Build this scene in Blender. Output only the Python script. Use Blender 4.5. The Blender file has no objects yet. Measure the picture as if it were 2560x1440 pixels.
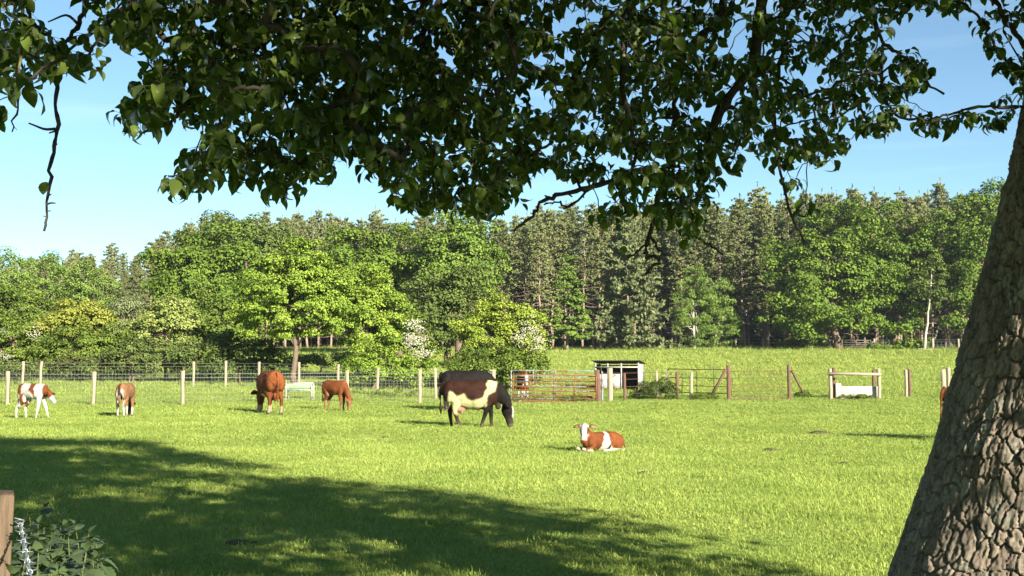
import bpy, math, random
import numpy as np
from mathutils import Matrix, Vector

# ------------------------------------------------------------------ camera, sky, sun, exposure
SC = bpy.context.scene
COL = SC.collection
F = 2800.0                       # focal length in pixels of the 2560 px wide photograph
PITCH = math.atan(205 / F)
EYE = 1.6
cam_d = bpy.data.cameras.new("camera")
cam_d.sensor_width = 36.0
cam_d.lens = 36.0 * F / 2560.0
cam_d.clip_start = 0.05
cam_d.clip_end = 3000
cam = bpy.data.objects.new("camera", cam_d)
cam.location = (0, 0, EYE)
cam.rotation_euler = (math.pi / 2 + PITCH, 0, 0)
COL.objects.link(cam)
SC.camera = cam

SUN_AZ, SUN_EL = math.radians(34), math.radians(22)      # sun stands right of and behind the camera
SUNV = Vector((math.sin(SUN_AZ) * math.cos(SUN_EL), -math.cos(SUN_AZ) * math.cos(SUN_EL), math.sin(SUN_EL)))
world = bpy.data.worlds.new("World")
SC.world = world
world.use_nodes = True
wn = world.node_tree.nodes
wl = world.node_tree.links
wn.clear()
w_out = wn.new("ShaderNodeOutputWorld")
w_bg = wn.new("ShaderNodeBackground")
w_sky = wn.new("ShaderNodeTexSky")
w_sky.sky_type = 'NISHITA'
w_sky.sun_disc = False
w_sky.sun_elevation = SUN_EL
w_sky.sun_rotation = math.pi - SUN_AZ
w_sky.altitude = 2500
w_sky.air_density = 1.0
w_sky.dust_density = 0.1
w_sky.ozone_density = 1.8
w_co = wn.new("ShaderNodeTexCoord")
w_map = wn.new("ShaderNodeMapping")
w_map.inputs['Rotation'].default_value = (0, math.radians(-7), 0)
w_map.inputs['Scale'].default_value = (1.2, 1.2, 16)
w_no = wn.new("ShaderNodeTexNoise")
w_no.inputs['Scale'].default_value = 2.2
w_no.inputs['Detail'].default_value = 4
w_ra = wn.new("ShaderNodeValToRGB")
w_ra.color_ramp.elements[0].position = 0.54
w_ra.color_ramp.elements[0].color = (0, 0, 0, 1)
w_ra.color_ramp.elements[1].position = 0.80
w_ra.color_ramp.elements[1].color = (0.22, 0.22, 0.22, 1)
w_mix = wn.new("ShaderNodeMix")
w_mix.data_type = 'RGBA'
wl.new(w_co.outputs['Generated'], w_map.inputs['Vector'])
wl.new(w_map.outputs['Vector'], w_no.inputs['Vector'])
wl.new(w_no.outputs['Fac'], w_ra.inputs['Fac'])
wl.new(w_ra.outputs['Color'], w_mix.inputs['Factor'])
wl.new(w_sky.outputs['Color'], w_mix.inputs['A'])
w_mix.inputs['B'].default_value = (6.0, 6.6, 7.2, 1)
w_tint = wn.new("ShaderNodeMix")
w_tint.data_type = 'RGBA'
w_tint.blend_type = 'MULTIPLY'
w_tint.inputs['Factor'].default_value = 1.0
w_tint.inputs['B'].default_value = (.98, 1.10, 1.0, 1)
wl.new(w_mix.outputs['Result'], w_tint.inputs['A'])
wl.new(w_tint.outputs['Result'], w_bg.inputs['Color'])
w_bg.inputs['Strength'].default_value = 0.051
wl.new(w_bg.outputs['Background'], w_out.inputs['Surface'])

sun_d = bpy.data.lights.new("sun", 'SUN')
sun_d.energy = 5.0
sun_d.angle = math.radians(0.53)
sun_d.color = (1.0, 0.92, 0.77)
sun = bpy.data.objects.new("sun", sun_d)
sun.rotation_euler = SUNV.to_track_quat('Z', 'Y').to_euler()
sun.location = (20, -40, 30)
COL.objects.link(sun)

SC.view_settings.view_transform = 'Standard'
SC.view_settings.look = 'None'
SC.view_settings.gamma = 1.0
SC.view_settings.use_curve_mapping = False
SC.view_settings.exposure = 1.95
SC.render.engine = 'CYCLES'
SC.cycles.max_bounces = 6
SC.cycles.diffuse_bounces = 3
SC.cycles.glossy_bounces = 2
SC.cycles.transmission_bounces = 4
SC.cycles.transparent_max_bounces = 6
SC.cycles.use_adaptive_sampling = True
SC.cycles.adaptive_threshold = 0.012
SC.cycles.use_denoising = True
SC.cycles.denoiser = 'OPENIMAGEDENOISE'
SC.cycles.denoising_input_passes = 'RGB_ALBEDO_NORMAL'
SC.cycles.denoising_prefilter = 'ACCURATE'
SC.cycles.sample_clamp_indirect = 4.0

# ------------------------------------------------------------------ helpers
rng = np.random.default_rng(11)
random.seed(5)
UP = np.array([0, 0, 1.0])


def ray(px, py):
    u, v = (px - 1280) / F, (720 - py) / F
    c, s = math.cos(PITCH), math.sin(PITCH)
    return np.array([u, c - v * s, s + v * c])


def P(px, py, Y):
    """World point seen at pixel (px, py) of the photograph at depth Y."""
    d = ray(px, py)
    t = Y / d[1]
    return np.array([d[0] * t, Y, EYE + d[2] * t])


_gy = np.array([-60, 0, 26, 38, 46, 52, 58, 65, 75, 90, 105, 120, 140, 170, 400, 900.0])
_gz = np.array([0, 0, 0, .08, .17, .37, .64, .98, 1.5, 2.3, 3.12, 3.85, 4.5, 5.2, 8, 8.0])
_sy = np.arange(-60, 900, 0.5)
_sz = np.interp(_sy, _gy, _gz)
_k = np.hanning(17)
_k /= _k.sum()
_sz = np.convolve(np.pad(_sz, 8, mode='edge'), _k, mode='valid')


def _hash(ix, iy, iz, seed):
    h = (ix.astype(np.int64) * 374761393 + iy.astype(np.int64) * 668265263 + iz.astype(np.int64) * 2147483647 + seed * 1274126177) & 0xffffffff
    h = ((h ^ (h >> 13)) * 1274126177) & 0xffffffff
    h = ((h ^ (h >> 16)) * 2246822519) & 0xffffffff
    return ((h ^ (h >> 15)) & 0xffff) / 65535.0


def vnoise(p, seed=0):
    """Smooth value noise 0..1 at points (N, 3)."""
    p = np.atleast_2d(np.asarray(p, float))
    i = np.floor(p)
    f = p - i
    f = f * f * (3 - 2 * f)
    i = i.astype(np.int64)
    r = 0
    for dx in (0, 1):
        for dy in (0, 1):
            for dz in (0, 1):
                w = (f[:, 0] if dx else 1 - f[:, 0]) * (f[:, 1] if dy else 1 - f[:, 1]) * (f[:, 2] if dz else 1 - f[:, 2])
                r = r + w * _hash(i[:, 0] + dx, i[:, 1] + dy, i[:, 2] + dz, seed)
    return r


def fbm(p, seed=0, oct=3):
    r, a, s = 0, 0.5, 0
    p = np.asarray(p, float)
    for k in range(oct):
        r = r + a * vnoise(p * 2 ** k, seed + k)
        s += a
        a *= .5
    return r / s


def G(x, y):
    """Ground height."""
    x = np.asarray(x, float)
    y = np.asarray(y, float)
    z = np.interp(y, _sy, _sz)
    q = np.stack([np.ravel(x) * .16, np.ravel(y) * .16, np.zeros(x.size)], 1)
    n = (vnoise(q, 3) - .5).reshape(x.shape) * .10
    q2 = np.stack([np.ravel(x) * .9, np.ravel(y) * .9, np.zeros(x.size)], 1)
    n2 = (vnoise(q2, 4) - .5).reshape(x.shape) * .025
    return z + n + n2


def g1(x, y):
    return float(G(np.array([x]), np.array([y]))[0])


def on_ground(px, py, lo=5, hi=200):
    """Ground point seen at a pixel."""
    d = ray(px, py)
    Y = lo
    while Y < hi:
        t = Y / d[1]
        if EYE + d[2] * t <= g1(d[0] * t, Y):
            break
        Y += 0.05
    t = Y / d[1]
    return np.array([d[0] * t, Y, g1(d[0] * t, Y)])


def stand(px, Y):
    x = P(px, 900, Y)[0]
    return np.array([x, Y, g1(x, Y)])


def unit(a):
    a = np.asarray(a, float)
    return a / np.maximum(np.linalg.norm(a, axis=-1, keepdims=True), 1e-9)


def mesh_np(name, v, f, mat=None, smooth=False, tint=None, col=None):
    """Mesh from numpy arrays: v (N,3); f (M,k) or list of such arrays."""
    me = bpy.data.meshes.new(name)
    fs = f if isinstance(f, list) else [f]
    fs = [np.asarray(a, np.int32) for a in fs if len(a)]
    v = np.asarray(v, np.float32)
    me.vertices.add(len(v))
    me.vertices.foreach_set("co", v.ravel())
    nl = sum(a.size for a in fs)
    npoly = sum(len(a) for a in fs)
    me.loops.add(nl)
    me.polygons.add(npoly)
    me.loops.foreach_set("vertex_index", np.concatenate([a.ravel() for a in fs]))
    tot = np.concatenate([np.full(len(a), a.shape[1], np.int32) for a in fs])
    start = np.concatenate([[0], np.cumsum(tot)[:-1]]).astype(np.int32)
    me.polygons.foreach_set("loop_start", start)
    if smooth:
        me.polygons.foreach_set("use_smooth", np.ones(npoly, bool))
    me.update(calc_edges=True)
    if tint is not None:
        at = me.attributes.new("tint", 'FLOAT', 'POINT')
        at.data.foreach_set("value", np.asarray(tint, np.float32))
    if col is not None:
        at = me.attributes.new("coat", 'FLOAT_COLOR', 'POINT')
        c = np.ones((len(v), 4), np.float32)
        c[:, :3] = col
        at.data.foreach_set("color", c.ravel())
    if mat:
        me.materials.append(mat)
    return me


def ob(name, me, parent=None, loc=(0, 0, 0), rotz=0.0):
    o = bpy.data.objects.new(name, me)
    COL.objects.link(o)
    o.location = loc
    o.rotation_euler = (0, 0, rotz)
    if parent is not None:
        o.parent = parent
    return o


def tag(o, label=None, cat=None, group=None, kind=None):
    if label:
        o['label'] = label
    if cat:
        o['category'] = cat
    if group:
        o['group'] = group
    if kind:
        o['kind'] = kind
    return o


def thing(name, label, cat, loc, rotz=0.0, group=None):
    return tag(ob(name, None, None, loc, rotz), label, cat, group)


class MB:
    """Collects boxes, tubes and lofts, then links them as one mesh."""

    def __init__(s):
        s.v, s.q, s.t, s.n = [], [], [], 0

    def add(s, v, q=None, t=None):
        v = np.asarray(v, float)
        if q is not None and len(q):
            s.q.append(np.asarray(q) + s.n)
        if t is not None and len(t):
            s.t.append(np.asarray(t) + s.n)
        s.v.append(v)
        s.n += len(v)
        return s

    def box(s, c, size, rotz=0.0, m=None):
        x, y, z = np.asarray(size, float) / 2
        v = np.array([[a, b, e] for a in (-x, x) for b in (-y, y) for e in (-z, z)])
        if m is not None:
            v = v @ np.asarray(m).T
        if rotz:
            cs, sn = math.cos(rotz), math.sin(rotz)
            v = v @ np.array([[cs, sn, 0], [-sn, cs, 0], [0, 0, 1]])
        return s.add(v + np.asarray(c), [[0, 1, 3, 2], [4, 6, 7, 5], [0, 4, 5, 1], [2, 3, 7, 6], [0, 2, 6, 4], [1, 5, 7, 3]])

    def tube(s, pts, rad, n=6, lat=None, rad2=None, cap=True):
        """Tube along pts. With lat, elliptical: rad along lat, rad2 across."""
        pts = np.asarray(pts, float)
        m = len(pts)
        rad = np.broadcast_to(np.asarray(rad, float), (m,))
        rad2 = rad if rad2 is None else np.broadcast_to(np.asarray(rad2, float), (m,))
        tan = np.zeros_like(pts)
        tan[1:-1] = pts[2:] - pts[:-2]
        tan[0] = pts[1] - pts[0]
        tan[-1] = pts[-1] - pts[-2]
        tan = unit(tan)
        if lat is None:
            a = np.array([0, 0, 1.0]) if abs(tan[:, 2]).mean() < .8 else np.array([1.0, 0, 0])
            l = np.tile(a, (m, 1))
        else:
            l = np.broadcast_to(np.asarray(lat, float), (m, 3))
        l = unit(l - tan * (l * tan).sum(1, keepdims=True))
        nn = np.cross(tan, l)
        an = np.arange(n) * 2 * np.pi / n
        v = pts[:, None] + l[:, None] * (rad[:, None] * np.cos(an))[..., None] + nn[:, None] * (rad2[:, None] * np.sin(an))[..., None]
        v = v.reshape(-1, 3)
        i = np.arange(m - 1)[:, None] * n
        j = np.arange(n)[None]
        j2 = (j + 1) % n
        q = np.stack([i + j, i + j2, i + n + j2, i + n + j], -1).reshape(-1, 4)
        t = []
        if cap:
            v = np.vstack([v, pts[0], pts[-1]])
            a, b = m * n, m * n + 1
            t = [[a, (k + 1) % n, k] for k in range(n)] + [[b, (m - 1) * n + k, (m - 1) * n + (k + 1) % n] for k in range(n)]
        return s.add(v, q, t)

    def ell(s, c, r, m=None, nu=16, nv=10):
        u = np.arange(nu) * 2 * np.pi / nu
        w = (np.arange(nv - 1) + 1) * np.pi / nv
        v = np.array([[math.sin(b) * math.cos(a), math.sin(b) * math.sin(a), math.cos(b)] for b in w for a in u] + [[0, 0, 1], [0, 0, -1]])
        v = v * np.asarray(r, float)
        if m is not None:
            v = v @ np.asarray(m).T
        q = [[i * nu + j, (i + 1) * nu + j, (i + 1) * nu + (j + 1) % nu, i * nu + (j + 1) % nu] for i in range(nv - 2) for j in range(nu)]
        k = nu * (nv - 1)
        t = [[k, j, (j + 1) % nu] for j in range(nu)] + [[k + 1, (nv - 2) * nu + (j + 1) % nu, (nv - 2) * nu + j] for j in range(nu)]
        return s.add(v + np.asarray(c), q, t)

    def arrays(s):
        v = np.vstack(s.v)
        return v, [np.vstack(a) for a in (s.q, s.t) if a]

    def mesh(s, name, mat=None, smooth=False):
        v, f = s.arrays()
        return mesh_np(name, v, f, mat, smooth)

    def build(s, name, mat, parent=None, smooth=False, loc=(0, 0, 0), rotz=0.0):
        return ob(name, s.mesh(name, mat, smooth), parent, loc, rotz)


def bevel(o, w=.01, seg=1):
    m = o.modifiers.new("bevel", 'BEVEL')
    m.width = w
    m.segments = seg
    m.limit_method = 'ANGLE'
    return o


# ------------------------------------------------------------------ materials
def new_mat(name):
    m = bpy.data.materials.new(name)
    m.use_nodes = True
    m.node_tree.nodes.clear()
    return m, m.node_tree.nodes, m.node_tree.links


def surf_mat(name, c1, c2, scale=8.0, rough=.8, bump=.3, stretch=(1, 1, 1), spec=.2, metal=0.0, detail=5, c3=None, s3=2.0, t3=.6, dist=.01):
    """Two-tone noisy surface; c3 adds blotches (rust, lichen, dirt)."""
    m, n, l = new_mat(name)
    out = n.new("ShaderNodeOutputMaterial")
    b = n.new("ShaderNodeBsdfPrincipled")
    tc = n.new("ShaderNodeTexCoord")
    mp = n.new("ShaderNodeMapping")
    mp.inputs['Scale'].default_value = stretch
    no = n.new("ShaderNodeTexNoise")
    no.inputs['Scale'].default_value = scale
    no.inputs['Detail'].default_value = detail
    no.inputs['Roughness'].default_value = .65
    mx = n.new("ShaderNodeMix")
    mx.data_type = 'RGBA'
    rp = n.new("ShaderNodeMapRange")
    rp.inputs['From Min'].default_value = .3
    rp.inputs['From Max'].default_value = .7
    l.new(tc.outputs['Object'], mp.inputs['Vector'])
    l.new(mp.outputs['Vector'], no.inputs['Vector'])
    l.new(no.outputs['Fac'], rp.inputs['Value'])
    l.new(rp.outputs['Result'], mx.inputs['Factor'])
    mx.inputs['A'].default_value = (*c1, 1)
    mx.inputs['B'].default_value = (*c2, 1)
    last = mx.outputs['Result']
    if c3 is not None:
        n3 = n.new("ShaderNodeTexNoise")
        n3.inputs['Scale'].default_value = s3
        n3.inputs['Detail'].default_value = 6
        r3 = n.new("ShaderNodeMapRange")
        r3.inputs['From Min'].default_value = t3
        r3.inputs['From Max'].default_value = t3 + .08
        m3 = n.new("ShaderNodeMix")
        m3.data_type = 'RGBA'
        l.new(tc.outputs['Object'], n3.inputs['Vector'])
        l.new(n3.outputs['Fac'], r3.inputs['Value'])
        l.new(r3.outputs['Result'], m3.inputs['Factor'])
        l.new(last, m3.inputs['A'])
        m3.inputs['B'].default_value = (*c3, 1)
        last = m3.outputs['Result']
    l.new(last, b.inputs['Base Color'])
    b.inputs['Roughness'].default_value = rough
    b.inputs['Specular IOR Level'].default_value = spec
    b.inputs['Metallic'].default_value = metal
    if bump:
        bp = n.new("ShaderNodeBump")
        bp.inputs['Strength'].default_value = bump
        bp.inputs['Distance'].default_value = dist
        l.new(no.outputs['Fac'], bp.inputs['Height'])
        l.new(bp.outputs['Normal'], b.inputs['Normal'])
    l.new(b.outputs['BSDF'], out.inputs['Surface'])
    return m


def leaf_mat(name, dark, light, trans=.35, tcol=None, gloss=0.0, rough=.4, rnd=.25, big=None):
    """Foliage: per-leaf tint between two colours, diffuse and translucent, a little gloss."""
    m, n, l = new_mat(name)
    out = n.new("ShaderNodeOutputMaterial")
    at = n.new("ShaderNodeAttribute")
    at.attribute_name = "tint"
    oi = n.new("ShaderNodeObjectInfo")
    ad = n.new("ShaderNodeMath")
    ad.operation = 'MULTIPLY_ADD'
    ad.inputs[1].default_value = rnd
    l.new(oi.outputs['Random'], ad.inputs[0])
    l.new(at.outputs['Fac'], ad.inputs[2])
    sub = n.new("ShaderNodeMath")
    sub.operation = 'SUBTRACT'
    sub.inputs[1].default_value = rnd * .5
    l.new(ad.outputs[0], sub.inputs[0])
    fac = sub.outputs[0]
    if big:
        ge = n.new("ShaderNodeNewGeometry")
        no = n.new("ShaderNodeTexNoise")
        no.inputs['Scale'].default_value = big[0]
        no.inputs['Detail'].default_value = 3
        l.new(ge.outputs['Position'], no.inputs['Vector'])
        ma = n.new("ShaderNodeMath")
        ma.operation = 'MULTIPLY_ADD'
        ma.inputs[1].default_value = big[1]
        l.new(no.outputs['Fac'], ma.inputs[0])
        l.new(fac, ma.inputs[2])
        sb = n.new("ShaderNodeMath")
        sb.operation = 'SUBTRACT'
        sb.inputs[1].default_value = big[1] * .5
        l.new(ma.outputs[0], sb.inputs[0])
        fac = sb.outputs[0]
    mx = n.new("ShaderNodeMix")
    mx.data_type = 'RGBA'
    mx.inputs['A'].default_value = (*dark, 1)
    mx.inputs['B'].default_value = (*light, 1)
    l.new(fac, mx.inputs['Factor'])
    d = n.new("ShaderNodeBsdfDiffuse")
    t = n.new("ShaderNodeBsdfTranslucent")
    l.new(mx.outputs['Result'], d.inputs['Color'])
    if tcol:
        t.inputs['Color'].default_value = (*tcol, 1)
    else:
        l.new(mx.outputs['Result'], t.inputs['Color'])
    ms = n.new("ShaderNodeMixShader")
    ms.inputs['Fac'].default_value = trans
    l.new(d.outputs['BSDF'], ms.inputs[1])
    l.new(t.outputs['BSDF'], ms.inputs[2])
    last = ms.outputs['Shader']
    if gloss:
        g = n.new("ShaderNodeBsdfGlossy")
        g.inputs['Roughness'].default_value = rough
        g.inputs['Color'].default_value = (1, 1, 1, 1)
        fr = n.new("ShaderNodeLayerWeight")
        fr.inputs['Blend'].default_value = .25
        mu = n.new("ShaderNodeMath")
        mu.operation = 'MULTIPLY'
        mu.inputs[1].default_value = gloss
        l.new(fr.outputs['Fresnel'], mu.inputs[0])
        m2 = n.new("ShaderNodeMixShader")
        l.new(mu.outputs[0], m2.inputs['Fac'])
        l.new(last, m2.inputs[1])
        l.new(g.outputs['BSDF'], m2.inputs[2])
        last = m2.outputs['Shader']
    l.new(last, out.inputs['Surface'])
    return m


def coat_mat(name):
    """Animal coat: colour patches are stored on the mesh; fine hair relief."""
    m, n, l = new_mat(name)
    out = n.new("ShaderNodeOutputMaterial")
    b = n.new("ShaderNodeBsdfPrincipled")
    at = n.new("ShaderNodeAttribute")
    at.attribute_name = "coat"
    tc = n.new("ShaderNodeTexCoord")
    no = n.new("ShaderNodeTexNoise")
    no.inputs['Scale'].default_value = 11
    no.inputs['Detail'].default_value = 7
    no.inputs['Roughness'].default_value = .7
    mu = n.new("ShaderNodeMapRange")
    mu.inputs['From Min'].default_value = .25
    mu.inputs['From Max'].default_value = .75
    mu.inputs['To Min'].default_value = .6
    mu.inputs['To Max'].default_value = 1.3
    vm = n.new("ShaderNodeVectorMath")
    vm.operation = 'SCALE'
    l.new(tc.outputs['Object'], no.inputs['Vector'])
    l.new(no.outputs['Fac'], mu.inputs['Value'])
    l.new(at.outputs['Color'], vm.inputs[0])
    l.new(mu.outputs['Result'], vm.inputs['Scale'])
    l.new(vm.outputs['Vector'], b.inputs['Base Color'])
    b.inputs['Roughness'].default_value = .75
    b.inputs['Specular IOR Level'].default_value = .06
    bp = n.new("ShaderNodeBump")
    bp.inputs['Strength'].default_value = .35
    bp.inputs['Distance'].default_value = .01
    l.new(no.outputs['Fac'], bp.inputs['Height'])
    l.new(bp.outputs['Normal'], b.inputs['Normal'])
    l.new(b.outputs['BSDF'], out.inputs['Surface'])
    return m


M = {}
M['wood_pale'] = surf_mat("weathered_pale_wood", (.28, .24, .175), (.19, .16, .11), 6, .85, .5, (6, 6, .6))
M['wood_grey'] = surf_mat("grey_weathered_wood", (.13, .115, .09), (.085, .075, .058), 6, .85, .5, (6, 6, .6))
M['wood_red'] = surf_mat("red_brown_wood", (.125, .068, .048), (.075, .044, .033), 6, .85, .5, (6, 6, .6))
M['wood_near'] = surf_mat("sawn_post_wood", (.135, .094, .060), (.052, .036, .024), 11, .88, 1.0, (9, 9, .35), c3=(.035, .025, .018), s3=9, t3=.62)
M['rust'] = surf_mat("rusty_steel", (.18, .052, .022), (.12, .045, .025), 14, .75, .2, c3=(.24, .19, .16), s3=5, t3=.60)
M['rust_dark'] = surf_mat("dull_rusty_steel", (.15, .062, .038), (.10, .055, .04), 14, .8, .2)
M['galv'] = surf_mat("weathered_galvanised_steel", (.25, .27, .27), (.17, .19, .19), 10, .6, .1, spec=.3, metal=.2, c3=(.15, .065, .035), s3=4, t3=.52)
M['galv_blue'] = surf_mat("pale_blue_painted_steel", (.15, .21, .22), (.10, .155, .175), 10, .6, .1, spec=.3, c3=(.14, .06, .032), s3=4, t3=.50)
M['wire'] = surf_mat("galvanised_wire", (.34, .34, .31), (.26, .26, .24), 30, .45, 0, spec=.5, metal=.35)
M['wire_near'] = surf_mat("bright_barbed_wire", (.34, .35, .38), (.22, .23, .26), 60, .4, 0, spec=.6, metal=.6)
M['white_paint'] = surf_mat("chalky_white_paint", (.34, .335, .31), (.24, .23, .205), 5, .85, .15, c3=(.13, .115, .085), s3=5, t3=.56)
M['concrete'] = surf_mat("pale_concrete", (.36, .35, .315), (.27, .26, .225), 9, .9, .3, c3=(.17, .165, .12), s3=5, t3=.57)
M['green_plastic'] = surf_mat("faded_green_trough_paint", (.24, .38, .22), (.19, .32, .18), 6, .6, .1)
M['roof_dark'] = surf_mat("dark_corrugated_sheet", (.05, .055, .05), (.10, .095, .085), 6, .6, .2, spec=.4)
M['board_dark'] = surf_mat("dark_boards", (.05, .04, .035), (.03, .025, .02), 5, .8, .3, (6, 6, .6))  # the shelter's dark interior is put into this board colour
M['bark_brown'] = surf_mat("brown_bark", (.16, .115, .08), (.08, .058, .042), 5, .9, .8, (3, 3, .7), dist=.05)
M['bark_grey'] = surf_mat("grey_bark", (.20, .17, .13), (.10, .085, .065), 5, .9, .8, (3, 3, .7), dist=.05)
M['bark_pine'] = surf_mat("pine_bark", (.30, .21, .15), (.17, .13, .10), 4, .9, .6, (3, 3, .6), dist=.05)
M['bark_birch'] = surf_mat("birch_bark", (.36, .33, .28), (.24, .21, .17), 3, .8, .3, (1, 1, 5), c3=(.06, .05, .045), s3=3, t3=.63)
M['dead_branch'] = surf_mat("dead_pine_branch", (.24, .19, .135), (.16, .125, .09), 5, .9, 0)
M['dung'] = surf_mat("dried_dung", (.07, .05, .03), (.04, .03, .02), 14, .9, .6)
M['eye'] = surf_mat("dark_eye", (.01, .008, .006), (.012, .01, .008), 3, .15, 0, spec=.6)
M['coat'] = coat_mat("cattle_coat")

# ------------------------------------------------------------------ ground
def ground_mat():
    m, n, l = new_mat("pasture_turf")
    out = n.new("ShaderNodeOutputMaterial")
    b = n.new("ShaderNodeBsdfPrincipled")
    ge = n.new("ShaderNodeNewGeometry")

    def noise(scale, det=4):
        a = n.new("ShaderNodeTexNoise")
        a.inputs['Scale'].default_value = scale
        a.inputs['Detail'].default_value = det
        a.inputs['Roughness'].default_value = .65
        l.new(ge.outputs['Position'], a.inputs['Vector'])
        return a

    def rng_(src, a, b_):
        r = n.new("ShaderNodeMapRange")
        r.inputs['From Min'].default_value = a
        r.inputs['From Max'].default_value = b_
        l.new(src, r.inputs['Value'])
        return r.outputs['Result']

    def mix(fac, A, B):
        x = n.new("ShaderNodeMix")
        x.data_type = 'RGBA'
        l.new(fac, x.inputs['Factor'])
        for s, c in (('A', A), ('B', B)):
            if isinstance(c, tuple):
                x.inputs[s].default_value = (*c, 1)
            else:
                l.new(c, x.inputs[s])
        return x.outputs['Result']

    n1, n2, n3, n4 = noise(.35), noise(2.2), noise(14, 6), noise(.9)
    c = mix(rng_(n3.outputs['Fac'], .35, .65), (.115, .185, .032), (.215, .285, .06))
    c = mix(rng_(n1.outputs['Fac'], .40, .65), c, (.185, .24, .055))
    c = mix(rng_(n2.outputs['Fac'], .58, .75), c, (.23, .25, .08))
    c = mix(rng_(n4.outputs['Fac'], .66, .76), c, (.17, .135, .065))
    da = n.new("ShaderNodeAttribute")
    da.attribute_name = "tint"
    dm = n.new("ShaderNodeMath")
    dm.operation = 'MULTIPLY_ADD'
    dm.inputs[1].default_value = .9
    l.new(n2.outputs['Fac'], dm.inputs[0])
    l.new(da.outputs['Fac'], dm.inputs[2])
    c = mix(rng_(dm.outputs[0], .75, 1.05), c, mix(rng_(n3.outputs['Fac'], .35, .65), (.22, .165, .10), (.13, .095, .058)))
    # leaf litter under the wood
    sx = n.new("ShaderNodeSeparateXYZ")
    l.new(ge.outputs['Position'], sx.inputs['Vector'])
    wob = n.new("ShaderNodeMath")
    wob.operation = 'MULTIPLY_ADD'
    wob.inputs[1].default_value = 6
    l.new(n1.outputs['Fac'], wob.inputs[0])
    l.new(sx.outputs['Y'], wob.inputs[2])
    c = mix(rng_(wob.outputs[0], 120.5, 122.5), c, (.075, .048, .03))
    l.new(c, b.inputs['Base Color'])
    b.inputs['Roughness'].default_value = .95
    b.inputs['Specular IOR Level'].default_value = .05
    bp = n.new("ShaderNodeBump")
    bp.inputs['Strength'].default_value = .8
    bp.inputs['Distance'].default_value = .08
    l.new(n3.outputs['Fac'], bp.inputs['Height'])
    l.new(bp.outputs['Normal'], b.inputs['Normal'])
    l.new(b.outputs['BSDF'], out.inputs['Surface'])
    return m


ys = np.concatenate([np.linspace(-60, 4, 20), np.linspace(4.4, 47, 130), np.linspace(47.2, 53, 30), np.linspace(53.5, 60, 16), np.linspace(61, 130, 90), np.linspace(133, 260, 40), np.linspace(275, 900, 20)])
xs = np.concatenate([np.linspace(-500, -80, 24), np.linspace(-76, 76, 180), np.linspace(80, 500, 24)])
XX, YY = np.meshgrid(xs, ys)
gv = np.stack([XX, YY, G(XX, YY)], -1).reshape(-1, 3)
nx = len(xs)
ii, jj = np.meshgrid(np.arange(len(ys) - 1), np.arange(nx - 1), indexing='ij')
k0 = (ii * nx + jj).ravel()
gf = np.stack([k0, k0 + 1, k0 + nx + 1, k0 + nx], 1)
# trodden bare earth: (centre px, depth, half length, half depth)
DIRT = [(1890, 49.9, 1.7, .75), (1400, 48.6, 2.6, .55), (2140, 50.2, 1.5, .5), (1500, 48.8, .8, .5), (1265, 48.5, .7, .5), (2270, 51.3, .5, .3), (1640, 49.6, 1.2, .3)]


def dirt_at(p):
    d = np.zeros(len(p))
    for px, Y, a, b in DIRT:
        x = P(px, 990, Y)[0]
        q = ((p[:, 0] - x) / a) ** 2 + ((p[:, 1] - Y) / b) ** 2
        d = np.maximum(d, np.clip(1.5 - q, 0, 1))
    return d


ground = tag(ob("pasture_ground", mesh_np("pasture_ground", gv, gf, ground_mat(), True, dirt_at(gv) * .75)), kind='structure')


# ------------------------------------------------------------------ leaves as numpy clouds
def rdir(n, r=rng):
    return unit(r.normal(size=(n, 3)))


def leaf_cloud(pos, nrm, size, aspect=.6, fold=.18, r=rng, axis=None):
    """Rhombic folded leaves (2 triangles each side of the midrib): verts, tris."""
    n = len(pos)
    a = r.normal(size=(n, 3)) if axis is None else axis + r.normal(size=(n, 3)) * .35
    a = unit(a - nrm * (a * nrm).sum(1, keepdims=True))
    b = np.cross(nrm, a)
    L = np.broadcast_to(np.asarray(size, float), (n,))[:, None]
    W = L * aspect
    base = pos - a * L * .5
    tip = pos + a * L * .5 - nrm * L * fold
    le = pos + b * W * .5 - a * L * .06 + nrm * L * fold * .6
    ri = pos - b * W * .5 - a * L * .06 + nrm * L * fold * .6
    v = np.stack([base, ri, tip, le], 1).reshape(-1, 3)
    k = np.arange(n)[:, None] * 4
    f = np.concatenate([k + np.array([[0, 1, 2]]), k + np.array([[0, 2, 3]])])
    return v, f


def crown_leaves(clumps, per, size, center, r, flat=.8, updir=.45, aspect=.65, spread=.5, tint_c=.35, tint_l=.35, axis=None):
    """Leaf clumps: clumps (N,4) = centre + radius. Leaves sit in each clump's outer shell."""
    cl = np.asarray(clumps, float)
    n = len(cl)
    cnt = np.maximum(6, (per * (cl[:, 3] / cl[:, 3].mean()) ** 2)).astype(int)
    idx = np.repeat(np.arange(n), cnt)
    m = len(idx)
    d = rdir(m, r)
    d[:, 2] = np.where(d[:, 2] < -.35, d[:, 2] * -.6, d[:, 2])
    d = unit(d)
    rad = cl[idx, 3] * (spread + (1.08 - spread) * r.random(m) ** .6)
    off = d * rad[:, None]
    off[:, 2] *= flat
    pos = cl[idx, :3] + off
    outw = unit(pos - center)
    nrm = unit(d * .55 + outw * .35 + UP * updir + r.normal(size=(m, 3)) * .42)
    sz = size * (.65 + .7 * r.random(m))
    ax = None
    if axis is not None:
        ax = np.broadcast_to(np.asarray(axis, float), (m, 3))
    v, f = leaf_cloud(pos, nrm, sz, aspect, r=r, axis=ax)
    ct = r.random(n)
    t = .5 + (ct[idx] - .5) * tint_c * 2 + (r.random(m) - .5) * tint_l * 2
    return v, f, np.repeat(np.clip(t, 0, 1), 4)


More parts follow.
